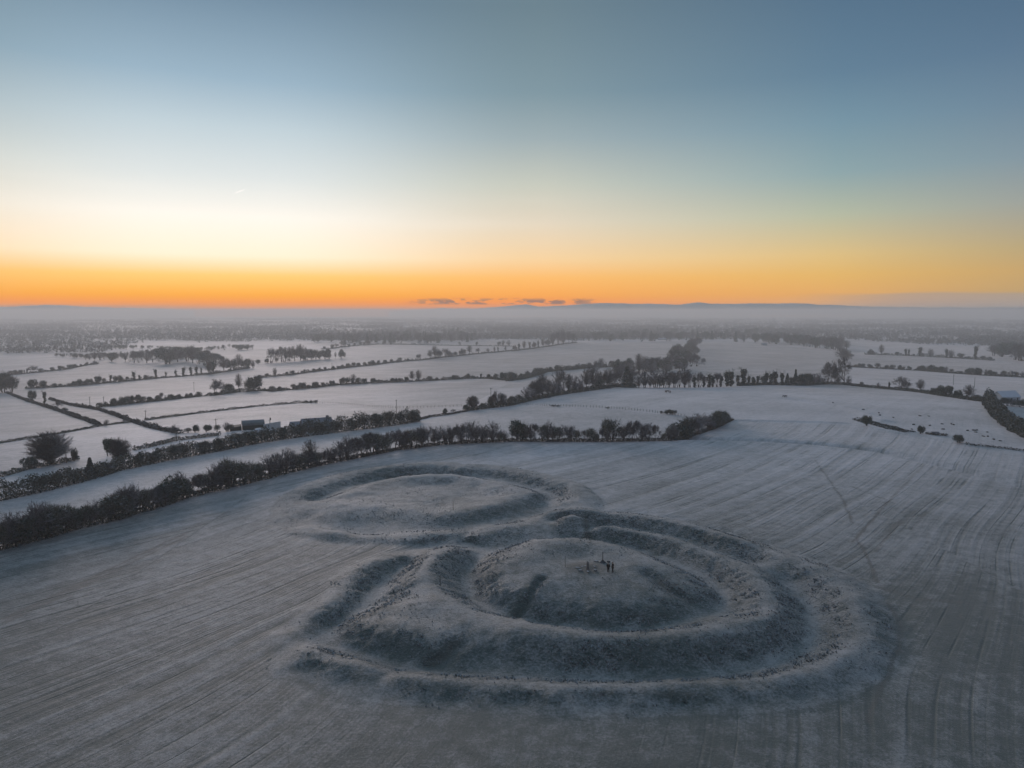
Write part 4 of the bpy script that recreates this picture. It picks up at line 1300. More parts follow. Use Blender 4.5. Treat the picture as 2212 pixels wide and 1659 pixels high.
field_row([(1, ((560, 610), (640, 606), (900, 577), (1050, 567), (1400, 572), (1650, 577), (2080, 582), (2206, 584)),
            [(590, 585, B, .9), (655, 560, TB, 1.), (690, 555, HW, 1.), (735, 530, T, .8), (765, 520, T, .8), (800, 560, TB, 1.), (850, 550, TB, .9), (900, 540, TB, 1.), (935, 540, B, .8), (970, 520, T, .8), (1100, 535, TB, 1.), (1160, 540, TB, 1.), (1750, 540, T, .7), (1900, 545, TB, .8), (2090, 540, TB, 1.), (2130, 530, HW, .9), (2180, 525, HW, .9)])],
          'hedgerow before the twin-gabled house', 'trees before the white gabled house', ('thin distant hedge before the white gabled house', 3.0, 14, 1.4))
field_row([(0, ((0, 835), (75, 832), (200, 822), (370, 805), (430, 798), (560, 785), (660, 765), (760, 745), (850, 735)),
            [(100, 790, TB, 1.2), (135, 785, B, 1.2), (180, 778, B, .7), (210, 780, IV, 1.), (235, 778, IV, 1.), (285, 740, HW, 1.), (350, 768, TB, 1.1), (450, 762, B, 1.2), (520, 745, B, .8), (545, 750, TB, .9), (600, 738, B, 1.), (640, 735, B, .9), (695, 735, TB, .9), (745, 718, B, .9), (810, 705, HW, .9), (825, 712, TB, .9)])],
          'hedgerow over the farthest left paddock', 'trees above the left paddock', ('low hedge above the farthest left paddock', 2.5, 20))
field_row([(3, ((680, 765), (700, 762), (1000, 778), (1300, 793), (1600, 818), (1900, 838), (2300, 856)),
            [(760, 735, TB, 1.2), (805, 727, B, 1.2), (878, 728, B, 1.), (945, 720, TB, 1.1), (1020, 738, B, 1.), (1075, 735, B, 1.), (1128, 742, B, .8), (1168, 750, TB, .8), (1220, 750, B, .9), (1310, 747, B, .9), (1345, 745, B, .9), (1378, 747, TB, .9), (1412, 745, B, .8), (1450, 748, B, .9), (1490, 752, B, .9), (1530, 750, HW, .9), (1580, 778, TB, 1.), (1650, 795, TB, 2.0), (1720, 768, B, .9), (1755, 770, TB, .9),
             (1805, 768, B, .9), (1830, 770, B, .8), (1875, 775, HW, .9), (1912, 778, B, .9), (1960, 800, TB, 1.), (2010, 790, HW, .9), (2040, 790, TB, .9), (2100, 788, HW, .9), (2145, 800, B, .7), (2190, 795, HW, .9), (2240, 800, B, .9)])],
          'neat row across the right fields', 'bushes across the right fields', ('low hedge under the neat row of bushes across the right fields', 2.5, 30))
field_row([(3, ((830, 655), (1100, 662), (1400, 675), (1700, 692), (1950, 708)),
            [(880, 600, B, .8), (905, 625, TB, 1.2), (975, 575, T, .8), (1010, 640, TB, 1.), (1110, 630, B, .9), (1185, 595, IV, 1.), (1212, 598, IV, 1.), (1260, 645, TB, 1.), (1310, 582, IV, 1.1), (1335, 640, TB, 1.), (1400, 605, HW, .9), (1470, 655, TB, 1.2), (1535, 600, IV, 1.), (1575, 615, HW, 1.), (1660, 640, TB, .9), (1730, 665, TB, 1.2), (1790, 560, IV, .9), (1850, 660, TB, 1.2), (1910, 665, TB, 1.2)])],
          'ragged ivied hedgerow at the right', 'trees of the ragged right hedgerow', ('dark hedge under the ragged ivied trees of the right fields', 3.5, 26, 2.2))

# ---- roadside tree line crossing the hill top on the right
lineC = K(2, (1050, 943), (1300, 940), (1700, 937), (1950, 925)) + K(3, (0, 916), (300, 922), (520, 908), (660, 916), (900, 942), (1130, 962), (1310, 982), (1500, 1012), (1700, 1042), (1900, 1068))
specC = [(2, x, y, kd, wf) for x, y, kd, wf in ((1090, 850, HW, .9), (1140, 800, HW, .9), (1190, 830, HW, .8), (1230, 790, HW, .9), (1275, 820, B, .7), (1310, 800, HW, .8), (1350, 830, HW, .9), (1400, 790, HW, .8), (1440, 800, HW, .8), (1490, 770, HW, .8), (1530, 800, HW, .8), (1570, 820, IV, 1.), (1610, 815, HW, .8), (1650, 820, IV, 1.), (1700, 810, IV, 1.1), (1730, 825, IV, .9), (1765, 805, HW, .8), (1800, 830, IV, 1.), (1850, 790, IV, 1.2), (1885, 785, IV, 1.2), (1945, 805, IV, 1.1), (1990, 775, IV, 1.3), (2040, 820, IV, 1.1), (2075, 830, B, .6), (2120, 825, IV, 1.), (2160, 830, TB, .7), (2190, 785, IV, 1.2))]
specC += [(3, x, y, kd, wf) for x, y, kd, wf in ((25, 790, IV, 1.2), (60, 795, IV, 1.1), (120, 800, IV, 1.), (165, 815, CO, 1.2), (200, 850, B, .8), (235, 800, CO, .9), (290, 805, B, .6), (325, 800, B, .6), (360, 800, B, .6), (395, 820, HW, .8), (430, 815, HW, .9), (470, 850, HW, .9), (515, 720, T, .8), (575, 735, T, .8), (605, 860, TB, .6), (655, 640, T, .55), (690, 830, HW, .6), (810, 882, TB, .9), (945, 892, HW, .8), (1043, 885, IV, .8),
                                             (1128, 825, T, 1.1), (1170, 880, HW, .9), (1240, 935, TB, .8), (1310, 848, T, .95), (1430, 930, B, 1.), (1480, 920, TB, 1.), (1520, 915, B, .9), (1570, 912, IV, 1.2), (1618, 958, B, .5), (1655, 960, B, .5), (1730, 925, T, 1.1), (1790, 1000, TB, 1.1), (1850, 1010, B, 1.1))]
its = []
for k, x, ty, kd, wf in specC:
    u, vt = k_(k, x, ty)
    its.append((u, base_v(lineC, u) - vt, kd, wf))
row(lineC, its, 'roadside line over the hill top', 'roadside trees on the hill top', parts=True)
hedge('hedge', lineC[3:], 7, 2.2, 'long dark clipped hedge along the road over the right hill top', dens=50, size=0.22, world_h=2.0, jag=.15, twig=.1)

# ---- belt of trees along the lane in the middle
lineB = K(1, (1800, 1142), (2000, 1118), (2206, 1092)) + K(2, (0, 1090), (200, 1042), (400, 1005), (700, 962), (900, 932), (1060, 942))
specB = [(1, 1810, 1075, B, .9), (1, 1870, 990, 'spreading_tree', .95), (1, 1960, 1070, TB, 1.), (1, 2020, 1050, TB, 1.), (1, 2075, 962, T, 1.), (1, 2130, 1030, TB, 1.), (1, 2180, 1015, TB, 1.)]
specB += [(2, x, y, kd, wf) for x, y, kd, wf in ((20, 1000, TB, 1.), (70, 990, B, 1.), (130, 930, HW, 1.1), (180, 940, HW, 1.), (230, 850, T, .8), (260, 830, T, .8), (310, 850, T, .8), (350, 870, HW, 1.), (400, 860, HW, .9), (440, 800, T, .8), (490, 800, T, .8), (540, 830, HW, .9), (590, 850, HW, .9), (640, 780, T, .8), (690, 790, T, .8), (740, 850, B, .8), (790, 765, T, .8), (840, 790, T, .8), (880, 810, HW, .9), (930, 800, HW, .9), (990, 780, CO, 1.6), (1030, 800, T, .8))]
its = []
for k, x, ty, kd, wf in specB:
    u, vt = k_(k, x, ty)
    its.append((u, base_v(lineB, u) - vt, kd, wf))
row(lineB, its, 'tree belt along the middle lane', 'trees of the middle lane belt', parts=True)
hedge('hedge', lineB, 9, 4.0, 'shaggy hedge under the tree belt along the middle lane', dens=60, size=0.24, world_h=2.4, jag=.5)
hedge('hedge', K(1, (1380, 1225), (1500, 1195), (1650, 1175), (1820, 1145)), 4, 1.6, 'low frosted bank and hedge beside the lane below the two bushes', mat=M_SCRUB, dens=44, size=0.16, world_h=1.0)
row(K(1, (1580, 1175), (1720, 1155)), [(k_(1, 1622, 0)[0], 14, B, 1.0), (k_(1, 1700, 0)[0], 9, HW, 1.1)], 'lone pair beside the middle lane', 'pair of bushes by the lane', parts=True)
W5 = 'the broad wood between the two grey fields'
for i in range(58):
    f = rnd.random()
    # from the far wood down the diagonal to the belt
    u = np.interp(f, [0, .25, .5, .75, 1], [1500, 1492, 1470, 1400, 1300]) + rnd.gauss(0, 1) * np.interp(f, [0, .5, 1], [9, 22, 52])
    v = np.interp(f, [0, .25, .5, .75, 1], [745, 764, 790, 806, 820]) + rnd.gauss(0, 3)
    p = land(float(u), float(v))
    plant(rnd.choice([T, HW, HW, B]), p, (24 + 16 * rnd.random()) * (0.62 + 0.38 * f) * depth(p) / FPX, 0.85 + 0.3 * rnd.random(), 'tree of the broad hazy wood between the two grey fields', 'trees of the broad wood', False)
field_row([(2, ((-40, 885), (60, 872), (300, 805), (500, 788), (700, 768), (900, 762), (1050, 770)),
            [(20, 800, B, 1.), (80, 815, TB, 1.1), (130, 790, HW, 1.), (215, 765, B, 1.1), (250, 770, B, 1.), (330, 757, B, 1.), (385, 745, B, .9), (420, 760, TB, 1.1), (470, 755, TB, 1.2), (520, 755, TB, 1.2), (570, 740, TB, 1.2), (620, 735, TB, 1.1), (660, 728, B, 1.1), (720, 700, HW, 1.1), (760, 690, HW, 1.1), (810, 735, TB, 1.), (860, 705, HW, .9), (905, 685, B, .8), (960, 700, B, .8), (1005, 670, B, .8)])],
          'hedge on the stubble field lower side', 'lower hedge of the stubble field', ('dense low hedge on the lower side of the grey stubble field', 4.0, 44, 2.6))


def wood(k, poly_base, tops, n, kinds, label, group, back=1.0):
    """a far wood: trees scattered from a front edge backwards"""
    line = K(k, *poly_base)
    us = [p[0] for p in line]
    for i in range(n):
        u = us[0] + (us[-1] - us[0]) * (i + rnd.random()) / n
        x = (u - 553 * k) / 0.2507
        vb = base_v(line, u)
        vt = 601.7 + 0.2507 * float(np.interp(x, [a for a, _ in tops], [b for _, b in tops]))
        f = rnd.random() ** 1.5 * back
        v = vb - (vb - vt) * 0.55 * f
        p = land(u, v)
        h = min(30.0, max(6.0, (v - vt) * depth(p) / FPX)) * (0.8 + 0.3 * rnd.random())
        plant(rnd.choice(kinds), p, h, 0.8 + 0.35 * rnd.random(), label, group)


wood(1, ((500, 545), (1000, 560), (1400, 560), (1900, 550)), ((500, 470), (700, 460), (800, 430), (1000, 450), (1300, 430), (1600, 400), (1900, 420)), 66, [T, B, HW, CO], 'tree of the hazy wood behind the white gabled house', 'wood behind the gabled house')
wood(2, ((560, 535), (900, 542), (1400, 545), (1700, 545), (2206, 550)), ((560, 450), (1000, 440), (1100, 410), (1300, 420), (1560, 385), (1700, 430), (1920, 400), (2206, 430)), 46, [B, B, T, HW, CO], 'tree of the dark wood along the skyline of the two grey fields', 'skyline wood above the grey fields')
wood(3, ((0, 560), (350, 592), (620, 627), (680, 650)), ((0, 450), (200, 455), (500, 455), (640, 470), (680, 500)), 34, [HW, B, T], 'tree of the dense wood at the top of the right grey field', 'dense wood of the right grey field')
wood(3, ((1930, 700), (2050, 708), (2300, 722)), ((1930, 560), (2050, 535), (2206, 530), (2300, 530)), 22, [B, HW], 'tree of the dark plantation at the right edge', 'dark plantation at the right')
wood(3, ((600, 560), (640, 700), (690, 760)), ((600, 500), (640, 590), (690, 610)), 9, [T, HW], 'tall hazy tree at the corner of the right grey field', 'corner trees of the right grey field')
wood(0, ((480, 672), (760, 702), (930, 718), (1100, 722), (1550, 742), (1900, 757)), ((480, 640), (700, 640), (900, 630), (1100, 620), (1400, 590), (1650, 575), (1900, 650)), 60, [T, HW, B, TB], 'tree of the grey wood beyond the pale left fields', 'wood beyond the left fields')
wood(0, ((840, 610), (1000, 612), (1220, 612), (1700, 632), (2200, 612)), ((840, 590), (1000, 565), (1140, 570), (1400, 575), (1700, 590), (2000, 560), (2200, 565)), 46, [T, HW, B, TB], 'small hazy tree between the distant left fields', 'trees between distant left fields')

# ---- right-hand thick hedge, house garden and lone bushes
hedge('hedge', K(3, (1895, 1085), (1950, 1150), (2010, 1210), (2100, 1285), (2206, 1345), (2320, 1400)), [30, 26, 26, 28], 5.5, 'thick tall green hedge slanting along the edge of the right hill field', mat=M_HEDGE, dens=230, size=0.20, jag=.25)
row(K(3, (1900, 1078), (2300, 1120)), [(k_(3, 2000, 0)[0], 14, B, 1.2), (k_(3, 2060, 0)[0], 17, TB, 1.3), (k_(3, 2110, 0)[0], 16, HW, 1.3), (k_(3, 2170, 0)[0], 15, TB, 1.3), (k_(3, 2230, 0)[0], 18, B, 1.2)], 'garden of the bright-roofed bungalow', 'garden bushes by the bright roof', parts=True)
for (x, y, hp, kd, wf, lb) in ((850, 1268, 26, B, .8, 'dark round bush beside the scrubby hollow in the right hill field'), (1312, 1338, 21, B, .8, 'dark bush standing alone between hollow and trough in the right hill field'), (1640, 1417, 21, B, 1.15, 'broad dark bush lying lowest on the old bank of the right hill field'),
                               (1195, 0, 0, None, 0, '')):
    if kd:
        p = land(*k_(3, x, y))
        plant(kd, p, hp * depth(p) / FPX, wf, lb, parts=True)
hedge('scrub_patch', K(3, (780, 1215), (900, 1250), (1000, 1275), (1100, 1300), (1220, 1325)), 3, 6.0, 'dull brown bramble scrub filling the hollow beside the dark round bush', cat='scrub', mat=M_SCRUB, dens=60, size=0.15, world_h=0.7, jag=.6)
hedge('scrub_patch', K(3, (1370, 1340), (1450, 1350), (1540, 1355)), 3, 2.5, 'small dark scrub round the pale trough in the right hill field', cat='scrub', mat=M_SCRUB, dens=50, size=0.14, world_h=0.6, jag=.6)
hedge('scrub_patch', K(3, (1700, 1425), (1850, 1445), (2000, 1460), (2206, 1485)), 3, 1.2, 'thin straggling scrub along the old bank below the broad dark bush', cat='scrub', mat=M_SCRUB, dens=20, size=0.14, world_h=0.5, jag=.8)
for (k, x, y, hp, kd, wf, lb) in ((2, 1338, 1170, 11, B, 1.0, 'left bush of the dark group of three on the hilltop fence'), (2, 1367, 1171, 13, B, .9, 'middle bush of the dark group of three on the hilltop fence'), (2, 1398, 1172, 11, B, 1.0, 'right bush of the dark group of three on the hilltop fence'),
                                  (2, 1285, 1165, 7, TB, 1.2, 'small bush just left of the dark group of three on the fence'), (2, 355, 1103, 4.5, TB, 2.6, 'low dark bush in the hilltop fence nearest the lane'), (2, 395, 1104, 4, TB, 2.6, 'flat dark bush in the hilltop fence, second from the lane'), (2, 825, 1122, 4.5, TB, 2.2, 'lone low bush half way along the hilltop fence')):
    p = land(*k_(k, x, y))
    plant(kd, p, hp * depth(p) / FPX, wf, lb, parts=True)


# ------------------------------------------------------------------ boxes, fences, poles, buildings
class MB:
    def __init__(s):
        s.V, s.F = [], []

    def poly(s, vs, fs):
        b = len(s.V)
        s.V += [tuple(v) for v in vs]
        s.F += [tuple(b + i for i in f) for f in fs]
        return s

    def box(s, x0, x1, y0, y1, z0, z1):
        return s.poly([(x0, y0, z0), (x1, y0, z0), (x1, y1, z0), (x0, y1, z0), (x0, y0, z1), (x1, y0, z1), (x1, y1, z1), (x0, y1, z1)],
                      [(3, 2, 1, 0), (4, 5, 6, 7), (0, 1, 5, 4), (1, 2, 6, 5), (2, 3, 7, 6), (3, 0, 4, 7)])

    def tube(s, p0, p1, r0, r1, n=8):
        p0, p1 = Vector(p0), Vector(p1)
        d = (p1 - p0).normalized()
        a = d.orthogonal().normalized()
        b = d.cross(a)
        vs = []
        for p, r in ((p0, r0), (p1, r1)):
            for k in range(n):
                an = 2 * math.pi * k / n
                vs.append(p + (a * math.cos(an) + b * math.sin(an)) * r)
        fs = [(k, (k + 1) % n, n + (k + 1) % n, n + k) for k in range(n)] + [tuple(range(n))[::-1], tuple(range(n, 2 * n))]
        return s.poly(vs, fs)

    def build(s, name, mat, parent=None, smooth=False):
        me = bpy.data.meshes.new(name)
        me.from_pydata(s.V, [], s.F)
        me.materials.append(mat)
        if smooth:
            for p in me.polygons:
                p.use_smooth = True
        me.update()
        return link(name, me, parent)


def fence(line, label, n_posts, h=1.15):
    L = np.array([land(*p) for p in line])
    L = resample(L, 0.5)
    s = np.linspace(0, len(L) - 1, n_posts).astype(int)
    root = link('wire_fence', None)
    root.location = L[0]
    tag(root, label, 'fence')
    mb = MB().tube((0, 0, -0.2), (0, 0, h), 0.085, 0.07, 6)
    proto = None
    for i in s:
        if proto is None:
            o = mb.build('post', M_WOOD, root)
            proto = o
        else:
            o = proto.copy()
            COL.objects.link(o)
        o.location = L[i] - L[0]
        o.rotation_euler = (rnd.gauss(0, .05), rnd.gauss(0, .05), 0)
    for hh in (0.45, 0.75, 1.02):
        wr = MB()
        for a, b in zip(s[:-1], s[1:]):
            wr.tube(L[a] - L[0] + np.array([0, 0, hh]), L[b] - L[0] + np.array([0, 0, hh]), 0.012, 0.012, 3)
        wr.build('wire', M_DARKIRON, root)


fence(K(2, (70, 1090), (300, 1098), (600, 1108), (800, 1116), (1000, 1132), (1200, 1152), (1350, 1172), (1490, 1190)), 'post and wire fence crossing the pale hilltop field', 60)
fence(K(1, (530, 1075), (700, 1080), (950, 1102), (1250, 1117), (1500, 1112), (1770, 1100)), 'thin sagging fence in the pale field behind the cottage', 56)


def pole(k, x, y, hp, label, arm=True):
    p = land(*k_(k, x, y))
    h = hp * 0.2507 * depth(p) / FPX
    o = link('utility_pole', None)
    o.location = p
    o.rotation_euler = (0, 0, rnd.random() * 1.2)
    tag(o, label, 'pole', None)
    MB().tube((0, 0, -0.3), (0, 0, h), 0.15, 0.11, 8).build('shaft', M_WOOD, o)
    if arm:
        MB().box(-0.8, 0.8, -0.06, 0.06, h - 0.55, h - 0.43).build('crossarm', M_WOOD, o)


pole(1, 1210, 1160, 118, 'tall utility pole standing in the pale field behind the hedge, by the thin fence')
pole(1, 122, 1292, 84, 'utility pole with a transformer box between barn and cottage')
pole(1, 2024, 1045, 105, 'utility pole just left of the bare tree in the middle lane belt')
pole(0, 776, 1102, 84, 'utility pole left of the two before the round bush row')
pole(0, 896, 1092, 76, 'utility pole beside the first round bushes of the bush row')
pole(0, 1256, 1218, 84, 'utility pole where the low hedge leaves the diagonal lane')
pole(0, 1520, 1402, 66, 'short utility pole by the lane hedge in front of the farmyard')
pole(0, 1862, 1282, 76, 'utility pole rising behind the farmyard bushes')
pole(0, 1673, 976, 84, 'utility pole near the great round hawthorn in the pale left fields')
pole(0, 573, 1590, 80, 'utility pole between the huge bare tree and the slim ivy-green bush', False)
pole(1, 655, 792, 66, 'distant utility pole in the stubble field far hedgerow')
pole(3, 1596, 918, 92, 'utility pole behind the roadside trees, left of two near the bright roof')
pole(3, 1778, 938, 86, 'utility pole behind the roadside trees, right of two near the bright roof')
# transformer on its pole
tp = land(*k_(1, 122, 1292))
for o_ in [o for o in S.objects if o.get('label', '').startswith('utility pole with a transformer')]:
    MB().tube((0.3, 0, 3.6), (0.3, 0, 4.5), 0.26, 0.26, 10).build('transformer', M_DARKIRON, o_)


def house(u, v, L, Wd, eave, ridge, rot, label, name='house', wall=M_WALL, roof=M_ROOF, chim=1, wins=3, extra=None):
    p = land(u, v)
    o = link(name, None)
    o.location = p
    o.rotation_euler = (0, 0, R(rot))
    tag(o, label, 'house' if name != 'barn' else 'barn')
    m = MB()
    a, b = L / 2, Wd / 2
    m.poly([(-a, -b, -1), (a, -b, -1), (a, b, -1), (-a, b, -1), (-a, -b, eave), (a, -b, eave), (a, b, eave), (-a, b, eave), (-a, 0, ridge), (a, 0, ridge)],
           [(0, 1, 5, 4), (2, 3, 7, 6), (1, 2, 6, 9, 5), (3, 0, 4, 8, 7), (4, 5, 9, 8), (6, 7, 8, 9)])
    m.build('wall', wall, o)
    rf = MB()
    g = 0.35
    sl = (ridge - eave) / b
    for sgn in (-1, 1):
        y0, z0 = sgn * (b + g), eave - g * sl
        vs = [(-a - g, y0, z0 + .05), (a + g, y0, z0 + .05), (a + g, 0, ridge + .05), (-a - g, 0, ridge + .05), (-a - g, y0, z0 + .23), (a + g, y0, z0 + .23), (a + g, 0, ridge + .23), (-a - g, 0, ridge + .23)]
        rf.poly(vs, [(3, 2, 1, 0), (4, 5, 6, 7), (0, 1, 5, 4), (1, 2, 6, 5), (2, 3, 7, 6), (3, 0, 4, 7)])
    r_ = rf.build('roof', roof, o)
    for c in range(chim):
        x = (a - 1.4) if c == 0 else -(a - 1.4)
        c_ = MB().box(x - .45, x + .45, -.35, .35, ridge - .5, ridge + 1.0).build('chimney', M_GREYWALL, r_)
    for i in range(wins):
        x = -a + L * (i + .5) / wins
        w_ = MB().box(x - .55, x + .55, -b - .06, -b + .1, eave * .35, eave * .82).build('window', M_WALL, o)
        MB().box(x - .46, x + .46, -b - .075, -b + .02, eave * .35 + .08, eave * .82 - .08).build('pane', M_GLASS, w_)
    return o


house(684, 930, 11.5, 6.5, 2.3, 5.0, 28, 'frosted grey-roofed cottage with a chimney behind the dark hedge', wall=M_GREYWALL)
house(641, 929, 4.5, 5, 1.8, 3.4, 28, 'small frosted outhouse against the left end of the cottage', name='outhouse', wall=M_GREYWALL, chim=0, wins=1)
# barrel-roofed barn
p = land(547, 927)
bn = link('barn', None)
bn.location = p
bn.rotation_euler = (0, 0, R(24))
tag(bn, 'barrel-roofed corrugated iron barn left of the cottage', 'barn')
wl = MB().box(-4.2, 4.2, -2.4, 2.4, -1, 2.0).build('wall', M_DARKIRON, bn)
mb = MB()
vs, n = [], 12
for x in (-4.4, 4.4):
    for i in range(n + 1):
        an = math.pi * i / n
        vs.append((x, -2.6 * math.cos(an), 2.0 + 1.9 * math.sin(an)))
mb.poly(vs, [(i, i + 1, n + 2 + i, n + 1 + i) for i in range(n)] + [tuple(range(n + 1)), tuple(range(n + 1, 2 * n + 2))[::-1]])
mb.build('roof', M_METAL, bn)
mb = MB().poly([(-9, -2.2, -1), (-4.6, -2.2, -1), (-4.6, 2.2, -1), (-9, 2.2, -1), (-9, -2.2, 1.5), (-4.6, -2.2, 1.9), (-4.6, 2.2, 2.1), (-9, 2.2, 1.7)], [(0, 1, 5, 4), (1, 2, 6, 5), (2, 3, 7, 6), (3, 0, 4, 7), (4, 5, 6, 7)])
mb.build('lean_to', M_DARKIRON, bn)
# plastic-wrapped silage heap and the white yard wall
p = land(561, 934)
V_, F_ = [], []
for i in range(9):
    for j in range(17):
        a_, b_ = math.pi / 2 * i / 8, 2 * math.pi * j / 16
        V_.append((2.7 * math.cos(a_) * math.cos(b_), 1.7 * math.cos(a_) * math.sin(b_), 1.9 * math.sin(a_) ** .8 * (1 + .05 * math.sin(5 * b_)) - .1))
F_ = [(i * 17 + j, i * 17 + j + 1, (i + 1) * 17 + j + 1, (i + 1) * 17 + j) for i in range(8) for j in range(16)]
o = link('silage_heap', mesh_np('silage_heap', V_, F_, [M_WRAP], smooth=True))
o.location = p
o.rotation_euler = (0, 0, .4)
tag(o, 'rounded silage heap under pale plastic in front of the barn', 'silage heap')
wp = [land(570, 929), land(606, 924)]
d_ = wp[1] - wp[0]
o = MB().box(0, float(np.hypot(d_[0], d_[1])), -.12, .12, -.5, 2.3).box(-.05, float(np.hypot(d_[0], d_[1])) + .05, -.18, .18, 2.3, 2.42).build('yard_wall', M_WALL, None)
o.location = wp[0]
o.rotation_euler = (0, 0, math.atan2(d_[1], d_[0]))
tag(o, 'long low white yard wall between barn and cottage', 'wall')
house(2172, 867, 12, 7, 2.8, 5.6, 14, 'bright frost-roofed bungalow at the right edge behind garden bushes', roof=M_WRAP, chim=0)
house(905, 742, 9, 7, 4.5, 8.5, 62, 'left half of the distant white house with twin gables', chim=1, wins=2)
house(919, 742, 9, 7, 4.8, 9.0, 62, 'right half of the distant white house with twin gables', chim=0, wins=2)
house(893, 744, 14, 6, 2.6, 4.6, 5, 'long low white outbuilding left of the twin-gabled house', chim=0)
house(771, 738, 22, 9, 3.5, 7.0, 4, 'pale grey farm shed far off before the dark copse', name='barn', wall=M_GREYWALL, chim=0, wins=0)
house(1251, 735, 20, 8, 3.2, 6.2, 4, 'white bungalow at the far corner of the grey stubble field', chim=1)
house(1396, 733, 20, 9, 4.0, 6.6, -3, 'pale shed under the dark skyline wood', name='barn', wall=M_WALL, chim=0, wins=0)
house(1430, 734, 26, 9, 3.0, 5.5, -3, 'long pale-roofed shed under the dark skyline wood', name='barn', wall=M_GREYWALL, roof=M_WRAP, chim=0, wins=0)
house(1323, 735, 22, 8, 2.6, 5.0, 2, 'pale low house behind the hedge of the stubble field', chim=1)
house(974, 768, 9, 6, 2.4, 5.4, 15, 'small steep-roofed hut among bare trees of the far hedgerow', wall=M_GREYWALL, chim=0, wins=1)
house(1739, 737, 16, 8, 2.8, 5.4, 0, 'faint pale house low in the dense wood of the right grey field', chim=0)
house(1650, 746, 15, 8, 3.0, 5.6, 0, 'faint pale cottage at the left foot of the dense right wood', chim=1)

# ------------------------------------------------------------------ things on the domed mound
def rock(name, u, v, sx_, sy_, sz_, label, cat, mat=M_STONE, fn=c3, rot=0.0, seed=1, group=None, tall=False):
    p = land(*fn(u, v))
    g = np.random.default_rng(seed)
    V, F = [], []
    nj, ni = 14, 9
    for i in range(ni):
        f = i / (ni - 1)
        for j in range(nj):
            b_ = 2 * math.pi * j / nj
            if tall:
                r = (1.0 - 0.18 * f) * (math.sqrt(max(0, 1 - max(0, (f - .62) / .38) ** 2)) if f > .62 else 1)
                z = f
            else:
                r = math.cos(math.pi / 2 * f ** 2.2)
                z = math.sin(math.pi / 2 * min(1, f * 1.02)) ** .6
            wob = 1 + .10 * math.sin(3 * b_ + seed) + .06 * g.normal() * (not tall)
            V.append((sx_ / 2 * r * wob * math.cos(b_), sy_ / 2 * r * wob * math.sin(b_), -0.15 * (f == 0) + sz_ * z))
    F = [(i * nj + j, i * nj + (j + 1) % nj, (i + 1) * nj + (j + 1) % nj, (i + 1) * nj + j) for i in range(ni - 1) for j in range(nj)]
    o = link(name, mesh_np(name, V, F, [mat], smooth=True))
    o.location = p
    o.rotation_euler = (0, 0, rot)
    tag(o, label, cat, group)
    return o


rock('standing_stone', 850, 812, .5, .45, 1.55, 'tall rounded standing stone in the middle of the low stones on the mound', 'standing stone', tall=True, mat=M_STONE)
G = 'low stones round the standing stone'
for i, (x, y, a, b_, c, l) in enumerate(((600, 775, .95, .5, .18, 'flat pale stone farthest left of the standing stone'), (668, 842, .75, .45, .22, 'rounded low stone left of the standing stone, nearer the slope'), (715, 748, .5, .35, .16, 'small flat stone behind the left pair of low stones'), (795, 738, .55, .4, .2, 'low stone touching the left side of the standing stone'), (860, 875, .7, .4, .2, 'low pale stone directly in front of the standing stone'),
                                         (1015, 752, .6, .4, .2, 'low stone right of the standing stone, farther of two'), (1036, 835, .62, .45, .22, 'low stone right of the standing stone, nearer of two'), (1060, 625, .85, .5, .28, 'pale slab lying behind the thin white marker'))):
    rock('low_stone', x, y, a, b_, c, l, 'stone', seed=i + 2, rot=.4 * i, group=G)
o = rock('dark_boulder', 1365, 628, .6, .4, .22, 'dark flat boulder behind the two standing people', 'stone', mat=M_STONE_D, seed=20)
p = land(*c3(1222, 642))
cx_ = link('memorial_pillar', None)
cx_.location = p
tag(cx_, 'thin dark memorial pillar on a heaped stone base behind the standing stone', 'memorial')
MB().tube((0, 0, .3), (0, 0, 2.0), .075, .05, 8).build('shaft', M_STONE_D, cx_)
V_, F_ = [], []
for i in range(6):
    for j in range(12):
        a_, f = 2 * math.pi * j / 12, i / 5
        rr = .62 * (1 - .72 * f) * (1 + .14 * math.sin(3 * a_ + 4 * f))
        V_.append((rr * 1.15 * math.cos(a_), rr * math.sin(a_), -.1 + .52 * f))
F_ = [(i * 12 + j, i * 12 + (j + 1) % 12, (i + 1) * 12 + (j + 1) % 12, (i + 1) * 12 + j) for i in range(5) for j in range(12)]
link('base', mesh_np('base', V_, F_, [M_STONE_D]), cx_)


def stake(u, v, h, label, mat, fn=c3, r=.04):
    p = land(*fn(u, v))
    o = link('marker_post', None)
    o.location = p
    tag(o, label, 'post')
    MB().tube((0, 0, -.2), (0, 0, h), r, r * .9, 8).build('shaft', mat, o)
    MB().tube((0, 0, h), (0, 0, h + .08), r * 1.6, r * 1.2, 8).build('cap', mat, o)


stake(1010, 705, .75, 'short thin white marker between the standing stone and the people', M_WALL, r=.03)
stake(298, 752, 1.9, 'thin dark post at the left end of the bare patch on the mound', M_WOOD)
stake(1183, 376, 1.9, 'lone thin post in the flat middle of the smaller ring earthwork', M_WOOD, c1, .05)
stake(1101, 858, 1.7, 'lone thin post on the sharp ridge left of the domed mound', M_WOOD, c1, .05)


# ---- two people
def skin(name, chain, edges, mat, parent, root=0, sub=1):
    me = bpy.data.meshes.new(name)
    me.from_pydata([c[:3] for c in chain], edges, [])
    o = link(name, me, parent)
    m = o.modifiers.new('skin', 'SKIN')
    for i, c in enumerate(chain):
        r = c[3] if not isinstance(c[3], tuple) else c[3]
        me.skin_vertices[0].data[i].radius = (r, r) if not isinstance(r, tuple) else r
        me.skin_vertices[0].data[i].use_root = (i == root)
    s = o.modifiers.new('sub', 'SUBSURF')
    s.levels = s.render_levels = sub
    me.materials.append(mat)
    return o


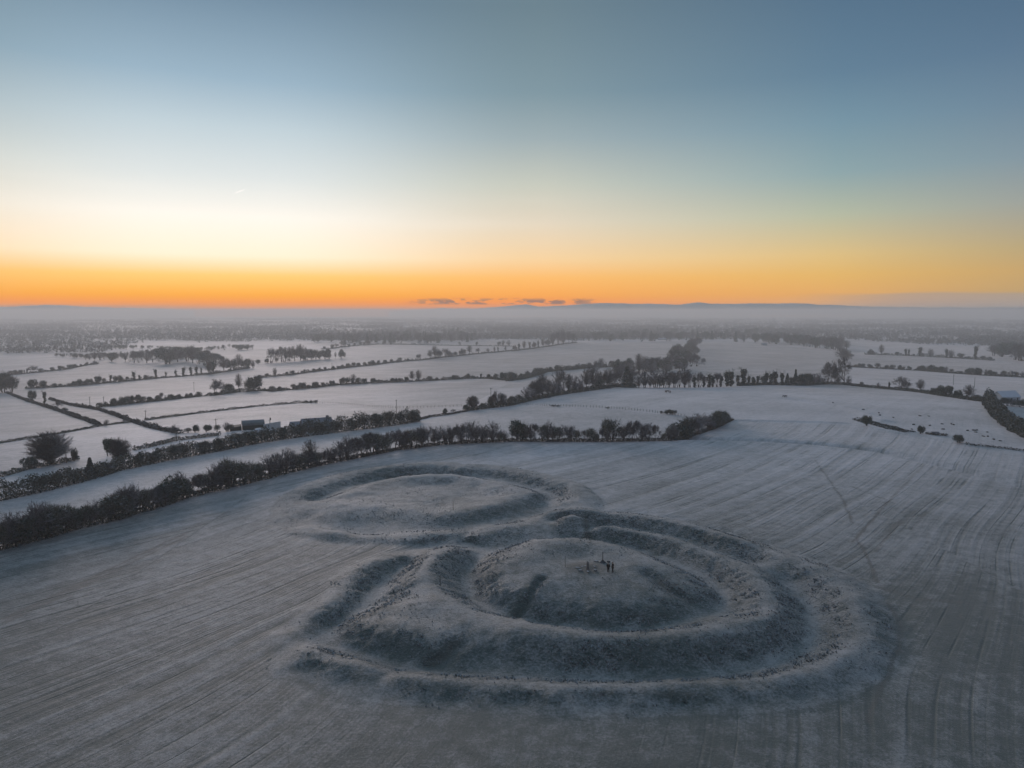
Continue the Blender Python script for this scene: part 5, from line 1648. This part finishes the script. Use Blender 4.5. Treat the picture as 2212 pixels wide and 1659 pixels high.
def person(u, v, rot, label, hat, shoes, scarf):
    p = land(*c3(u, v))
    o = link('person', None)
    o.location = p - np.array([0, 0, .02])
    o.rotation_euler = (0, 0, rot)
    o.scale = (1.06, 1.06, 1.04)
    tag(o, label, 'person')
    # body: pelvis, spine, neck, head, arms bent into the coat pockets, legs; faces -Y
    c = [(0, 0, .92, (.15, .11)), (0, .01, 1.12, (.14, .10)), (0, .01, 1.32, (.17, .11)), (0, .02, 1.46, (.09, .08)), (0, .01, 1.53, (.055, .055)), (0, -.01, 1.60, (.075, .085)), (0, -.015, 1.68, (.08, .095)), (0, -.005, 1.75, (.055, .065)),
         (.18, .02, 1.42, .065), (.25, .03, 1.16, .048), (.20, -.09, .96, .036), (.17, -.13, .92, .034),
         (-.18, .02, 1.42, .065), (-.25, .03, 1.16, .048), (-.20, -.09, .96, .036), (-.17, -.13, .92, .034),
         (.09, 0, .84, .10), (.10, -.01, .48, .06), (.10, .02, .08, .04), (.10, -.12, .035, .035),
         (-.09, 0, .84, .10), (-.10, -.01, .48, .06), (-.10, .02, .08, .04), (-.10, -.12, .035, .035)]
    e = [(0, 1), (1, 2), (2, 3), (3, 4), (4, 5), (5, 6), (6, 7), (3, 8), (8, 9), (9, 10), (10, 11), (3, 12), (12, 13), (13, 14), (14, 15), (0, 16), (16, 17), (17, 18), (18, 19), (0, 20), (20, 21), (21, 22), (22, 23)]
    body = skin('body', c, e, M_SKIN, o)
    coat = [(0, 0, .74, (.21, .15)), (0, 0, .95, (.20, .14)), (0, .01, 1.15, (.185, .135)), (0, .01, 1.33, (.205, .14)), (0, .02, 1.47, (.12, .105)), (.185, .02, 1.43, .088), (.262, .03, 1.16, .07), (.205, -.09, .97, .06), (.16, -.12, .93, .055), (-.185, .02, 1.43, .088), (-.262, .03, 1.16, .07), (-.205, -.09, .97, .06), (-.16, -.12, .93, .055)]
    skin('coat', coat, [(0, 1), (1, 2), (2, 3), (3, 4), (4, 5), (5, 6), (6, 7), (7, 8), (4, 9), (9, 10), (10, 11), (11, 12)], M_COAT, o)
    skin('trousers', [(0, 0, .90, (.17, .13)), (.095, 0, .82, .12), (.105, -.01, .48, .085), (.105, .02, .10, .068), (-.095, 0, .82, .12), (-.105, -.01, .48, .085), (-.105, .02, .10, .068)], [(0, 1), (1, 2), (2, 3), (0, 4), (4, 5), (5, 6)], M_COAT, o)
    for sx_ in (-.105, .105):
        skin('shoe', [(sx_, .05, .05, .05), (sx_, -.04, .05, .052), (sx_, -.15, .04, .04)], [(0, 1), (1, 2)], shoes, o)
    skin('hat' if hat else 'hair', [(0, .01, 1.70, (.092, .105)), (0, .005, 1.76, (.085, .095)), (0, .01, 1.80, (.045, .05))] if hat else [(0, .035, 1.60, (.075, .06)), (0, .025, 1.70, (.092, .09)), (0, .01, 1.765, (.07, .08))], [(0, 1), (1, 2)], M_HAT if hat else M_HAIR, o)
    for sx_ in (-.033, .033):
        MB().box(sx_ - .013, sx_ + .013, -.112, -.09, 1.652, 1.667).build('eye', M_HAIR, body)
    MB().poly([(-.015, -.10, 1.62), (.015, -.10, 1.62), (0, -.10, 1.66), (0, -.128, 1.622)], [(0, 1, 3), (1, 2, 3), (2, 0, 3)]).build('nose', M_SKIN, body)
    MB().box(-.024, .024, -.104, -.085, 1.592, 1.600).build('mouth', M_SCARF, body)
    if scarf:
        skin('scarf', [(0, -.07, 1.50, .045), (-.03, -.14, 1.38, .045), (-.04, -.155, 1.18, .045), (-.04, -.15, 1.0, .04)], [(0, 1), (1, 2), (2, 3)], M_SCARF, o)


person(1357, 888, R(160), 'person in a long dark coat with pale hat and pale shoes, nearer the stones', True, M_SHOE, False)
person(1465, 872, R(-75), 'person in dark clothes with a pale scarf, standing farthest right on the mound', False, M_COAT, True)


# ---- livestock and the trough
def animal(u, v, s, rot, label, mat, fn, cat='sheep', group=None):
    p = land(*fn(u, v))
    o = link(cat, None)
    o.location = p
    o.scale = (s, s, s)
    o.rotation_euler = (0, 0, rot)
    tag(o, label, cat, group)
    c = [(0, .40, .72, .16), (0, .10, .66, .23), (0, -.30, .68, .21), (0, -.50, .72, .13), (0, -.66, .92, .085), (0, -.80, .98, .075), (0, -.95, .90, .045),
         (.12, .42, .50, .09), (.12, .50, .26, .04), (.12, .46, .02, .032), (-.12, .42, .50, .09), (-.12, .50, .26, .04), (-.12, .46, .02, .032),
         (.11, -.40, .46, .07), (.11, -.42, .25, .04), (.11, -.42, .02, .03), (-.11, -.40, .46, .07), (-.11, -.42, .25, .04), (-.11, -.42, .02, .03), (0, .56, .66, .03), (0, .62, .45, .03)]
    e = [(0, 1), (1, 2), (2, 3), (3, 4), (4, 5), (5, 6), (0, 7), (7, 8), (8, 9), (0, 10), (10, 11), (11, 12), (2, 13), (13, 14), (14, 15), (2, 16), (16, 17), (17, 18), (0, 19), (19, 20)]
    skin('body', c, e, mat, o, root=1)
    for sx_ in (-1, 1):
        MB().poly([(sx_ * .05, -.76, 1.03), (sx_ * .17, -.76, 1.04), (sx_ * .10, -.72, 1.07), (sx_ * .10, -.77, .99)], [(0, 1, 2), (0, 3, 1), (1, 3, 2), (2, 3, 0)]).build('ear', mat, o)


kf = lambda k: (lambda x, y: k_(k, x, y))
animal(790, 842, 1.3, .4, 'white sheep lying lower of two in the pale left paddock', M_WOOL, kf(0), 'sheep')
animal(855, 833, 1.3, 2.0, 'white sheep farther of two in the pale left paddock', M_WOOL, kf(0), 'sheep')
animal(1325, 985, 1.5, .3, 'dark cow leftmost of three on the pale hilltop field', M_HIDE, kf(2), 'cow')
animal(1340, 983, 1.5, 1.8, 'dark cow in the middle of three on the pale hilltop field', M_HIDE, kf(2), 'cow')
animal(1362, 989, 1.4, 2.7, 'dark cow rightmost of three on the pale hilltop field', M_HIDE, kf(2), 'cow')
animal(135, 1024, 1.2, 1.2, 'dark deer-like animal left of two at the end of the old bank', M_HIDE, kf(3), 'deer')
animal(152, 1024, 1.2, 1.9, 'dark deer-like animal right of two at the end of the old bank', M_HIDE, kf(3), 'deer')
p = land(*k_(3, 1440, 1335))
tr_ = link('trough', None)
tr_.location = p
tr_.rotation_euler = (0, 0, -.2)
tag(tr_, 'pale water trough in dark scrub between the two lone dark bushes', 'trough')
MB().box(-1.3, 1.3, -.45, -.35, 0, .65).box(-1.3, 1.3, .35, .45, 0, .65).box(-1.3, -1.2, -.35, .35, 0, .65).box(1.2, 1.3, -.35, .35, 0, .65).build('basin', M_GREYWALL, tr_)
MB().box(-1.2, 1.2, -.35, .35, .3, .5).build('ice', M_WRAP, tr_)
n_ = 0
for x, y in ((820, 1130), (955, 1160), (965, 1180), (1080, 1198), (1310, 1185), (1385, 1187), (1500, 1255), (1580, 1255), (1600, 1262), (1395, 1268), (1720, 1312), (1775, 1310), (1790, 1325), (1800, 1308), (1890, 1325), (1510, 1300), (1895, 1362), (1945, 1388), (1855, 1360), (2000, 1400), (1255, 1260), (560, 1072), (1240, 1300), (1130, 1290)):
    n_ += 1
    rock('tussock', x, y, .8 + rnd.random() * .7, .6, .30 + .2 * rnd.random(), 'dark tuft of rough grass dotting the hummocky right hill field', 'tussock', M_SCRUB, kf(3), rnd.random() * 3, n_ + 40, 'dark tufts in the right hill field')

# ------------------------------------------------------------------ the far plain: hedgerow trees and woods beyond counting
g = np.random.default_rng(77)


def unwarp(px, py):
    """world place of a point given in the crooked coordinates of the field pattern"""
    x, y = px * ca + py * sa, -px * sa + py * ca
    for _ in range(4):
        qx = px - 60 * vnoise(x / 300, y / 300, 31)
        qy = py - 60 * vnoise(x / 300, y / 300, 32)
        x, y = qx * ca + qy * sa, -qx * sa + qy * ca
    return x, y


def far_mass():
    pts, hs = [], []
    for axis, step in ((0, cell * 1.4), (1, cell)):
        for i in range(int(-10500 / step), int(10500 / step)):
            q = np.arange(-10500, 10500, 5.5)
            c_ = np.full(len(q), i * step)
            x, y = unwarp(c_, q) if axis == 0 else unwarp(q, c_)
            r = np.hypot(x, y)
            a = np.degrees(np.arctan2(x, y))
            m = (r > 900) & (r < 10500) & (np.abs(a) < 46)
            if not m.any():
                continue
            x, y, q, r = x[m], y[m], q[m], r[m]
            edge = hash2(np.full(len(q), i), np.floor(q / cell), 91 + axis)
            kind = hash2(np.full(len(q), i), np.floor(q / cell), 95 + axis)
            m = (edge > 0.15) & (g.random(len(q)) < np.clip(2400 / r, 0.3, 0.9) * (0.45 + 0.8 * kind))
            x, y, kind = x[m], y[m], kind[m]
            pts.append(np.c_[x + g.normal(size=len(x)) * 2, y + g.normal(size=len(x)) * 2])
            hs.append(4.0 + 11.0 * kind * (0.4 + 0.9 * g.random(len(x))))
    for _ in range(620):
        r = 1700 * (5.5 ** (g.random() ** 0.9))
        a = R(-44 + 88 * g.random())
        n = int(40 + 60 * g.random())
        w1, w2 = 50 + 120 * g.random(), 20 + 40 * g.random()
        pts.append(np.c_[r * math.sin(a) + g.normal(size=n) * w1, r * math.cos(a) + g.normal(size=n) * w2])
        hs.append(8 + 9 * g.random(n))
    return np.vstack(pts), np.concatenate(hs)


PT, HT = far_mass()
zb_ = height(PT[:, 0], PT[:, 1])
q_ = R(PITCH)
dep = PT[:, 1] * math.cos(q_) - (zb_ - CAM_H) * math.sin(q_)
up_ = PT[:, 1] * math.sin(q_) + (zb_ - CAM_H) * math.cos(q_)
# the nearer fields are laid out hedge by hedge above; this fills only the plain beyond them
beyond = np.interp(PT[:, 0] / dep * FPX + CX, [0, 220, 300, 560, 1000, 1460, 1830, 2000, 2212], [764, 762, 742, 738, 736, 733, 734, 744, 750])
ok_ = CY - up_ / dep * FPX < beyond
for poly, f_, s_ in VIEWFIELDS:
    ok_ &= ~inside(PT[:, 0], PT[:, 1], poly)
PT, HT = PT[ok_], HT[ok_]
zb = height(PT[:, 0], PT[:, 1])
per = 16
kk = np.repeat(np.arange(len(PT)), per)
dv = g.normal(size=(len(kk), 3))
dv /= np.linalg.norm(dv, axis=1)[:, None]
rad = HT[kk] * 0.44
cen = np.c_[PT[kk], zb[kk] + HT[kk] * 0.52]
pts = cen + dv * rad[:, None] * np.array([1.0, 1.0, 1.25]) * (0.5 + 0.5 * g.random((len(kk), 1)) ** .5)
V, F = quads(pts, 1.0, g)
V = (V.reshape(-1, 4, 3) - pts[:, None]) * (HT[kk] * 0.10)[:, None, None] + pts[:, None]
o = link('far_woodland', mesh_np('far_woodland', V.reshape(-1, 3), F, [M_TWIG2]))
tag(o, kind='stuff')

# ------------------------------------------------------------------ the morning haze lying over the plain
hm = bpy.data.materials.new('haze')
hm.use_nodes = True
t = NT(hm.node_tree)
pv = t.n('ShaderNodeVolumePrincipled')
pv.inputs['Color'].default_value = (0.97, 0.945, 0.915, 1)
pv.inputs['Density'].default_value = 0.00025
pv.inputs['Anisotropy'].default_value = 0.25
ho = t.n('ShaderNodeOutputMaterial')
t.put(ho.inputs['Volume'], pv.outputs[0])
zlow = float(VV[:, 2].min()) - 1.0
b = MB().box(-12900, 12900, -12900, 12900, zlow, 66.0)
o = b.build('haze', hm)
tag(o, kind='stuff')
